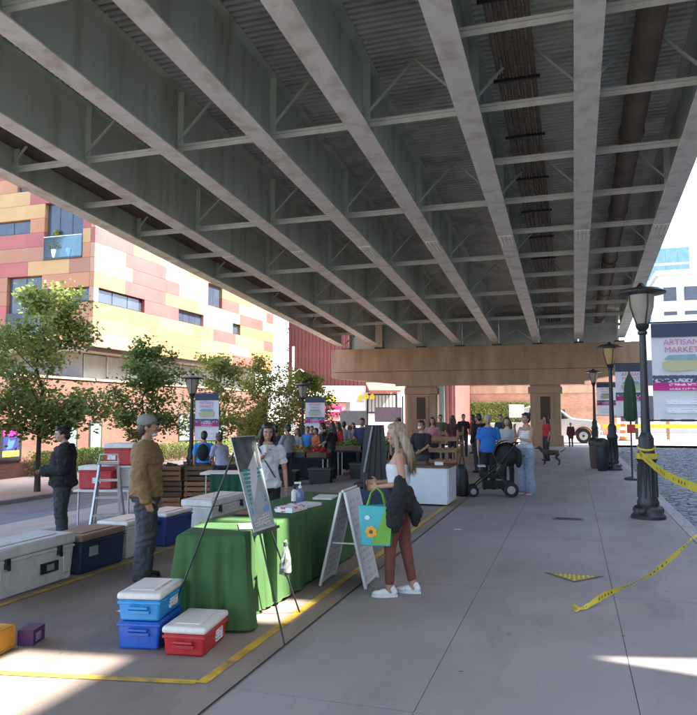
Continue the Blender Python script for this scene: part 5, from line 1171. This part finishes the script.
mk('bag_body', MB().add([(-.09, -.16, 0), (.09, -.16, 0), (.09, .16, 0), (-.09, .16, 0), (-.075, -.19, .42), (.075, -.19, .44), (.075, .19, .41), (-.075, .19, .43)], [(3, 2, 1, 0), (0, 1, 5, 4), (1, 2, 6, 5), (2, 3, 7, 6), (3, 0, 4, 7), (4, 5, 6, 7)]), tq, tb, bevel=.012)
mk('side_gusset', MB().add([(-.085, -.163, .01), (.085, -.163, .01), (.07, -.193, .42), (-.07, -.193, .42)], [(0, 1, 2, 3)]), gn, tb); mk('green_corner', MB().add([(-.0925, -.155, .02), (-.0925, .05, .02), (-.0905, .0, .12), (-.084, -.07, .3), (-.0785, -.1, .415), (-.0785, -.185, .415)], [(0, 1, 2, 3, 4, 5)]), gn, tb)
fl = empty('flower_print', (-.0905, .05, .15), 0); fl.scale = (1, .8, .8); fl.parent = tb
for q in range(7):
    a = q * 2 * math.pi / 7; mk('petal', MB().ell((-.001, .05 * math.cos(a), .05 * math.sin(a)), (.003, .034, .034), 10, 6), fy, fl)
mk('flower_eye', MB().ell((-.003, 0, 0), (.003, .028, .028), 10, 6), mat('flower_brown', (.2, .07, .02), .6), fl)
for y in (-.07, .09): mk('white_motif', MB().ell((-.092 if y > 0 else -.084, y, .07 if y < 0 else .3), (.003, .03, .025), 10, 6), white_p, tb)
for x in (-.055, .055): mk('strap', MB().tube([(x, -.1, .42), (x * .6, -.06, .56), (x * .3, .0, .62), (x * .6, .06, .56), (x, .1, .42)], .009, 6), gn, tb, smooth=60)
# --- man in tan jacket with cap and lowered mask
def tan_x(o, hp, sh, J, hr):
    cp = MB(); cp.ell(hp(0, -.008, 1.69), (.094, .112, .085), 18, 10, hr); c_ = link('cap', remesh(cp, .011, 2, 'cap'), cl('cap_grey', (.22, .22, .2)), o)
    vs = MB(); vs.loft([[hp(.075 * math.cos(a), .06 + .11 * math.sin(a) * u, 1.695 - .02 * u) for a in [q * math.pi / 12 for q in range(13)]] for u in (.35, 1.0)], False, False); vs.loft([[hp(.075 * math.cos(a), .06 + .11 * math.sin(a) * u, 1.689 - .02 * u) for a in [q * math.pi / 12 for q in range(13)]] for u in (.35, 1.0)], False, False); mk('visor', vs, cl('visor', (.12, .12, .12)), c_, smooth=60)
    mk('face_mask', MB().ell(hp(0, .07, 1.545), (.045, .04, .022), 12, 8, hr), mat('mask_pale', (.6, .62, .64), .8), o, smooth=80)
    mk('undershirt', MB().ell(sh((0, .088, 1.38)), (.05, .035, .075), 12, 8), wht, o, smooth=80)
    mk('collar', MB().tube([sh((.075 * math.cos(a), -.02 + .075 * math.sin(a), 1.455 + .01 * math.sin(a))) for a in [R(110) + q * R(320) / 14 for q in range(15)]], .02, 8), tan, o, smooth=60)
person('man in tan jacket and grey cap standing beside the navy cooler', (-4.29, 6.44, 0), R(-62), 1.69, vox=NV, skin=skB, hair=('capped', H_br), Rr=dict(el=(.245, -.06, 1.12), wr=(.235, .03, .87)), L=dict(el=(-.24, -.02, 1.12), wr=(-.23, .08, .88)),
       top=dict(m=tan, sleeve=.97, hem=.88, inf=.036, loose=.012, wr=.012, name='jacket'), bottom=dict(m=char, inf=.036, wr=.011, hemr=.02), shoes=blackm, extras=tan_x, wide=1.17)
# --- man in black hoodie
def hood_x(o, hp, sh, J, hr):
    mk('hood', MB().tube([sh((.10 * math.cos(a), -.045 + .08 * math.sin(a), 1.455)) for a in [q * 2 * math.pi / 16 for q in range(17)]], .036, 8), blk, o, smooth=60)
    mk('pocket', MB().ell(sh((0, .125, 1.02)), (.12, .02, .07), 12, 6), blk, o, smooth=80); box_obj('phone', darkm, o, -.04, .03, .40, .412, 1.09, 1.22, bevel=.004)
person('dark-haired man in black hoodie holding a phone behind the white cooler', (-7.24, 8.72, GZ(-7.24)), R(128), 1.73, vox=NV, skin=skA, hair=('short', H_dk), L=dict(el=(-.25, .0, 1.12), wr=(-.06, .27, 1.08)), Rr=dict(el=(.25, .0, 1.12), wr=(.06, .27, 1.08)),
       top=dict(m=blk, sleeve=.97, hem=.86, inf=.048, loose=.02, wr=.013, name='hoodie'), bottom=dict(m=jeans_d, inf=.034, wr=.01), head=(.1, -.2), extras=hood_x, wide=1.2)
# --- woman in white shirt behind the table
def cup_x(o, hp, sh, J, hr):
    c_ = mk('cup', MB().lathe([(.028, 0), (.036, .1), (.038, .105)], 14, J['Rwr'] + Vector((-.03, .05, .03))), white_p, o, smooth=40)
    mk('shoulder_strap', MB().tube([sh((.12, .075, 1.43)), sh((.02, .15, 1.25)), sh((-.12, .13, 1.02))], .009, 6), blackm, o)
person('long-haired woman in white T-shirt with a paper cup behind the green table', (-3.62, 8.02, 0), R(200), 1.60, female=True, vox=NV, skin=skB, hair=('long', H_dk, 1.28), Rr=dict(el=(.20, .04, 1.13), wr=(.03, .2, 1.33)), L=dict(el=(-.235, -.02, 1.12), wr=(-.26, .04, .88)),
       top=dict(m=wht, sleeve=.36, hem=.88, inf=.022, loose=.02, wr=.01), bottom=dict(m=blk, inf=.01), head=(.15, -.22), extras=cup_x)
# --- group with stroller
person('man in bright blue T-shirt standing behind the stroller', (-1.86, 16.3, 0), R(190), 1.68, vox=.014, skin=skB, hair=('short', H_gr), top=dict(m=cl('blue', (.02, .14, .50)), sleeve=.42, hem=.86, inf=.026, loose=.015), bottom=dict(m=blk, inf=.03, end=.6), L=dict(el=(-.26, -.02, 1.12), wr=(-.28, .05, .88)), wide=1.1)
person('woman in white tank top and pale jeans with raised hands beside the stroller', (-.97, 15.55, 0), R(140), 1.72, female=True, vox=.014, skin=skB, hair=('bun', H_dk), L=dict(el=(-.21, .1, 1.14), wr=(-.02, .25, 1.2)), Rr=dict(el=(.22, .1, 1.15), wr=(.08, .26, 1.42)), top=dict(m=wht, sleeve=None, hem=.95, inf=.014, neck=1.37), bottom=dict(m=jeans_l, inf=.035, hemr=.025, wr=.008), shoes=mat('sandal_red', (.4, .12, .08), .6))
person('woman with dark hair and pale top half hidden behind the stroller', (-1.52, 17.3, 0), R(170), 1.62, female=True, skin=skA, vox=.018, hair=('long', H_br, 1.33), top=dict(m=cl('stone', (.45, .42, .4)), sleeve=.45, inf=.02), bottom=dict(m=blk), L=dict(wr=(-.1, .2, 1.1), el=(-.22, .02, 1.12)))
# --- distant figures
def P2(px, d): lat = (px - 348.5) / 700; X = -(.3045 - lat * .9525) * d; return X, (.9525 + lat * .3045) * d
col = {n_: cl(n_, c) for n_, c in dict(lavender=(.40, .40, .52), blue=(.02, .14, .50), sky=(.05, .25, .6), red=(.5, .03, .03), orange=(.6, .13, .03), navy=(.03, .04, .09), grey=(.25, .25, .26), maroon=(.09, .02, .025), olive=(.1, .1, .05), pink=(.5, .2, .22)).items()}
def bg_p(px, d, rz, h, label, topc, female=False, hair='short', hm=H_dk, bend=0.0, skin=skB, sleeve=.45, bottom=None, L=None, Rr=None, extras=None, grp='market crowd under the viaduct', vox=.022):
    x, y = P2(px, d); person(label, (x, y, GZ(x)), R(rz), h, female=female, skin=skin, hair=(hair, hm), bend=bend, top=dict(m=topc, sleeve=sleeve, inf=.022), bottom=dict(m=bottom or jeans_d), L=L, Rr=Rr, extras=extras, group=grp, vox=vox)
def pack(o, hp, sh, J, hr):
    m_ = MB(); m_.ell((0, -.2, 1.22), (.15, .11, .22), 14, 9); link('backpack', remesh(m_, .018, 1, 'backpack'), blk, o)
reach = dict(el=(.22, .1, 1.15), wr=(.14, .32, 1.05)); reachL = dict(el=(-.22, .1, 1.15), wr=(-.14, .32, 1.05))
bg_p(224, 14.6, 60, 1.5, 'woman in lavender T-shirt bending over the small white-topped table', col['lavender'], True, 'bun', H_br, .35, L=reachL, Rr=reach, vox=.016)
bg_p(205, 16.4, 20, 1.6, 'man in blue shirt with black backpack left of the woman in lavender', col['sky'], extras=pack, vox=.016)
bg_p(276, 20.5, 30, 1.66, 'man in navy shirt behind the woman in white', col['navy'], L=reachL)
bg_p(298, 22.5, 150, 1.55, 'woman in grey top at the end of the produce table', col['grey'], True, 'long', H_br)
bg_p(308, 23.5, 190, 1.6, 'woman in sky blue top among the produce shoppers', col['sky'], True, 'tail', H_br, Rr=reach)
bg_p(318, 22.0, 160, 1.5, 'shopper in orange-red top at the middle of the produce tables', col['orange'], True, 'short', H_dk, .2, L=reachL)
bg_p(325, 21.0, 100, 1.62, 'man in black T-shirt reaching over the produce', blk, Rr=reach, bend=.15)
bg_p(332, 19.8, 80, 1.58, 'dark-haired woman in black top by the lettuce crates', blk, True, 'long', H_dk, L=reachL)
bg_p(344, 24.0, 10, 1.65, 'man in grey shirt walking beyond the lettuce table', col['grey'])
bg_p(353, 25.0, 200, 1.6, 'shopper in pink top near the tan stall sign', col['pink'], True, 'long', H_br)
bg_p(421, 14.9, 165, 1.56, 'man in black T-shirt with white mask behind the white counter', blk, L=reachL, Rr=reach, vox=.014, extras=lambda o, hp, sh, J, hr: mk('face_mask', MB().ell(hp(0, .088, 1.582), (.05, .04, .04), 12, 8, hr), white_p, o, smooth=80))
bg_p(398, 17.5, 30, 1.6, 'woman in grey behind the blonde shopper', col['grey'], True, 'bun', H_dk)
bg_p(440, 26.0, 185, 1.66, 'shopper in olive by the left pier column', col['olive'], hair='short')
bg_p(452, 23.5, 20, 1.64, 'shopper in maroon top between the stands and the column', col['maroon'], True, 'long', H_br)
bg_p(463, 28.0, 200, 1.68, 'distant man in black under the pier opening', blk)
bg_p(478, 20.5, 40, 1.7, 'tall man in black just left of the man in blue', blk, sleeve=.95)
bg_p(472, 30.0, 100, 1.65, 'distant shopper in red beyond the wooden stands', col['red'], True, 'long', H_dk)
bg_p(500, 27.0, 180, 1.66, 'shopper in navy far behind the stroller', col['navy'], True, 'tail', H_br)
bg_p(545, 25.5, 120, 1.62, 'woman in red top with dark hair behind the woman in pale jeans', col['red'], True, 'long', H_dk)
bg_p(288, 18.5, 70, 1.62, 'man in grey shirt beside the dark draped tables', col['grey'], L=reachL)
bg_p(338, 21.5, 140, 1.6, 'woman in red top behind the lettuce table', col['red'], True, 'long', H_br, Rr=reach)
bg_p(362, 20.5, 175, 1.64, 'man in navy shirt left of the folded display', col['navy'], Rr=reach)
bg_p(312, 27.0, 200, 1.66, 'man in maroon shirt far back near the shop', col['maroon'])
bg_p(350, 29.0, 20, 1.62, 'woman in olive jacket far back near the shop', col['olive'], True, 'long', H_dk, sleeve=.95)
bg_p(262, 24.0, 110, 1.64, 'man in grey shirt by the far street lamp', col['grey'])
bg_p(432, 20.0, 190, 1.6, 'woman in pink top behind the counter man', col['pink'], True, 'long', H_br)
x_, y_ = P2(569.5, 36.0)
person('small figure in dark red coat standing beside the pier column', (x_, y_, 0), R(170), 1.22, female=True, vox=.022, hair=('short', H_br), top=dict(m=col['maroon'], sleeve=.95, hem=.6, inf=.05, loose=.03), bottom=dict(m=blk), group='market crowd under the viaduct')

# ================================================================== STROLLER
sr = empty('stroller', (-1.60, 15.0, 0), R(100), 'black baby stroller on the sidewalk in front of the man in blue', 'stroller')
for s in (-1, 1):
    mk('frame_tube', MB().tube([(s * .24, -.42, 1.08), (s * .25, -.05, .62), (s * .22, .42, .2)], .016, 8), blackm, sr, smooth=60); mk('frame_tube', MB().tube([(s * .25, .02, .6), (s * .27, -.3, .16)], .015, 8), blackm, sr, smooth=60)
    for y, r_ in ((.44, .11), (-.32, .15)):
        w_ = mk('wheel', MB().tube([(s * .27 - .025, y, r_), (s * .27 + .025, y, r_)], r_, 20), mat('tyre', (.02, .02, .02), .85), sr, smooth=40); mk('rim', MB().tube([(s * .27 - .028, y, r_), (s * .27 + .028, y, r_)], r_ * .55, 14), mat('rim_grey', (.3, .3, .31), .5), w_, smooth=40)
mk('handle_bar', MB().tube([(-.24, -.42, 1.08), (-.2, -.47, 1.1), (.2, -.47, 1.1), (.24, -.42, 1.08)], .02, 8), blackm, sr, smooth=60)
se = MB(); se.add([(x, y, z) for x in (-.22, .22) for y, z in ((.3, .48), (-.06, .44), (-.3, .95), (-.34, .9), (-.12, .36), (.3, .4))], [(0, 1, 2, 3, 4, 5), (11, 10, 9, 8, 7, 6)] + [(i, (i + 1) % 6, (i + 1) % 6 + 6, i + 6) for i in range(6)]); mk('seat', se, blk, sr)
cn = MB(); cn.loft([[(-.24 + .48 * q / 10, -.28 + .30 * math.sin(a), .82 + .33 * math.cos(a)) for q in range(11)] for a in [R(-40 + 14 * i) for i in range(10)]], False, False); mk('canopy', cn, blk, sr, smooth=80)
mk('hood_shell', MB().ell((0, -.26, .86), (.25, .27, .25), 16, 9), blk, sr, smooth=80); mk('hanging_bag', MB().ell((0, -.5, .78), (.17, .08, .2), 12, 8), blk, sr, smooth=80)
box_obj('basket', blk, sr, -.2, .2, -.28, .24, .16, .30, bevel=.02); box_obj('snack_tray', mat('tray_silver', (.5, .5, .5), .4), sr, -.16, .16, .18, .34, .60, .63, bevel=.01)
# ================================================================== DOG
x_, y_ = P2(549, 23.5); dg_ = MB()
dg_.tube([(0, -.26, .40), (0, -.1, .41), (0, .1, .40), (0, .24, .42)], [.085, .085, .105, .095], 12); dg_.tube([(0, .24, .43), (0, .33, .53)], [.075, .055], 10); dg_.ell((0, .37, .56), (.06, .075, .058), 12, 8); dg_.tube([(0, .42, .545), (0, .50, .53)], [.036, .026], 8)
for s in (-1, 1):
    dg_.tube([(s * .06, .2, .38), (s * .065, .19, .2), (s * .065, .205, .03)], [.045, .026, .02], 8); dg_.ell((s * .065, .22, .018), (.024, .038, .018), 8, 6); dg_.tube([(s * .06, -.24, .38), (s * .068, -.17, .24), (s * .068, -.29, .15), (s * .068, -.275, .03)], [.06, .036, .022, .019], 8); dg_.ell((s * .068, -.26, .018), (.024, .038, .018), 8, 6); dg_.tube([(s * .045, .35, .6), (s * .065, .34, .55)], [.02, .012], 6)
dg_.tube([(0, -.3, .43), (0, -.42, .48), (0, -.5, .58)], [.022, .018, .01], 8)
o = link('dog', remesh(dg_, .012, 2, 'dog', .004, 25), mat('fur_brown', (.085, .05, .03), .9, (.05, .03, .02), 12)); o.location = (x_, y_, 0); o.rotation_euler = (0, 0, R(80)); tag(o, 'brown dog standing on the sidewalk beside the pier column', 'dog')
# balcony plants
ptm = mat('pot_blue', (.12, .3, .5), .4)
for i, (x, h_, m_, lb) in enumerate(((-23.3, .75, white_p, 'bushy green plant in a pale pot on the balcony'), (-22.45, .0, ptm, 'pale blue pot on the balcony beside the bushy plant'))):
    o = empty('potted_plant', (x, YF + .1, 9.062), 0, lb, 'potted plant'); mk('pot', MB().lathe([(.14, 0), (.2, .32), (.2, .4)], 14), m_, o, smooth=40)
    if h_: heap('foliage', lf[0], o, .38, .1, .45, 1.0, 500, 3, .09)
# ledge posts of the bay: nothing else
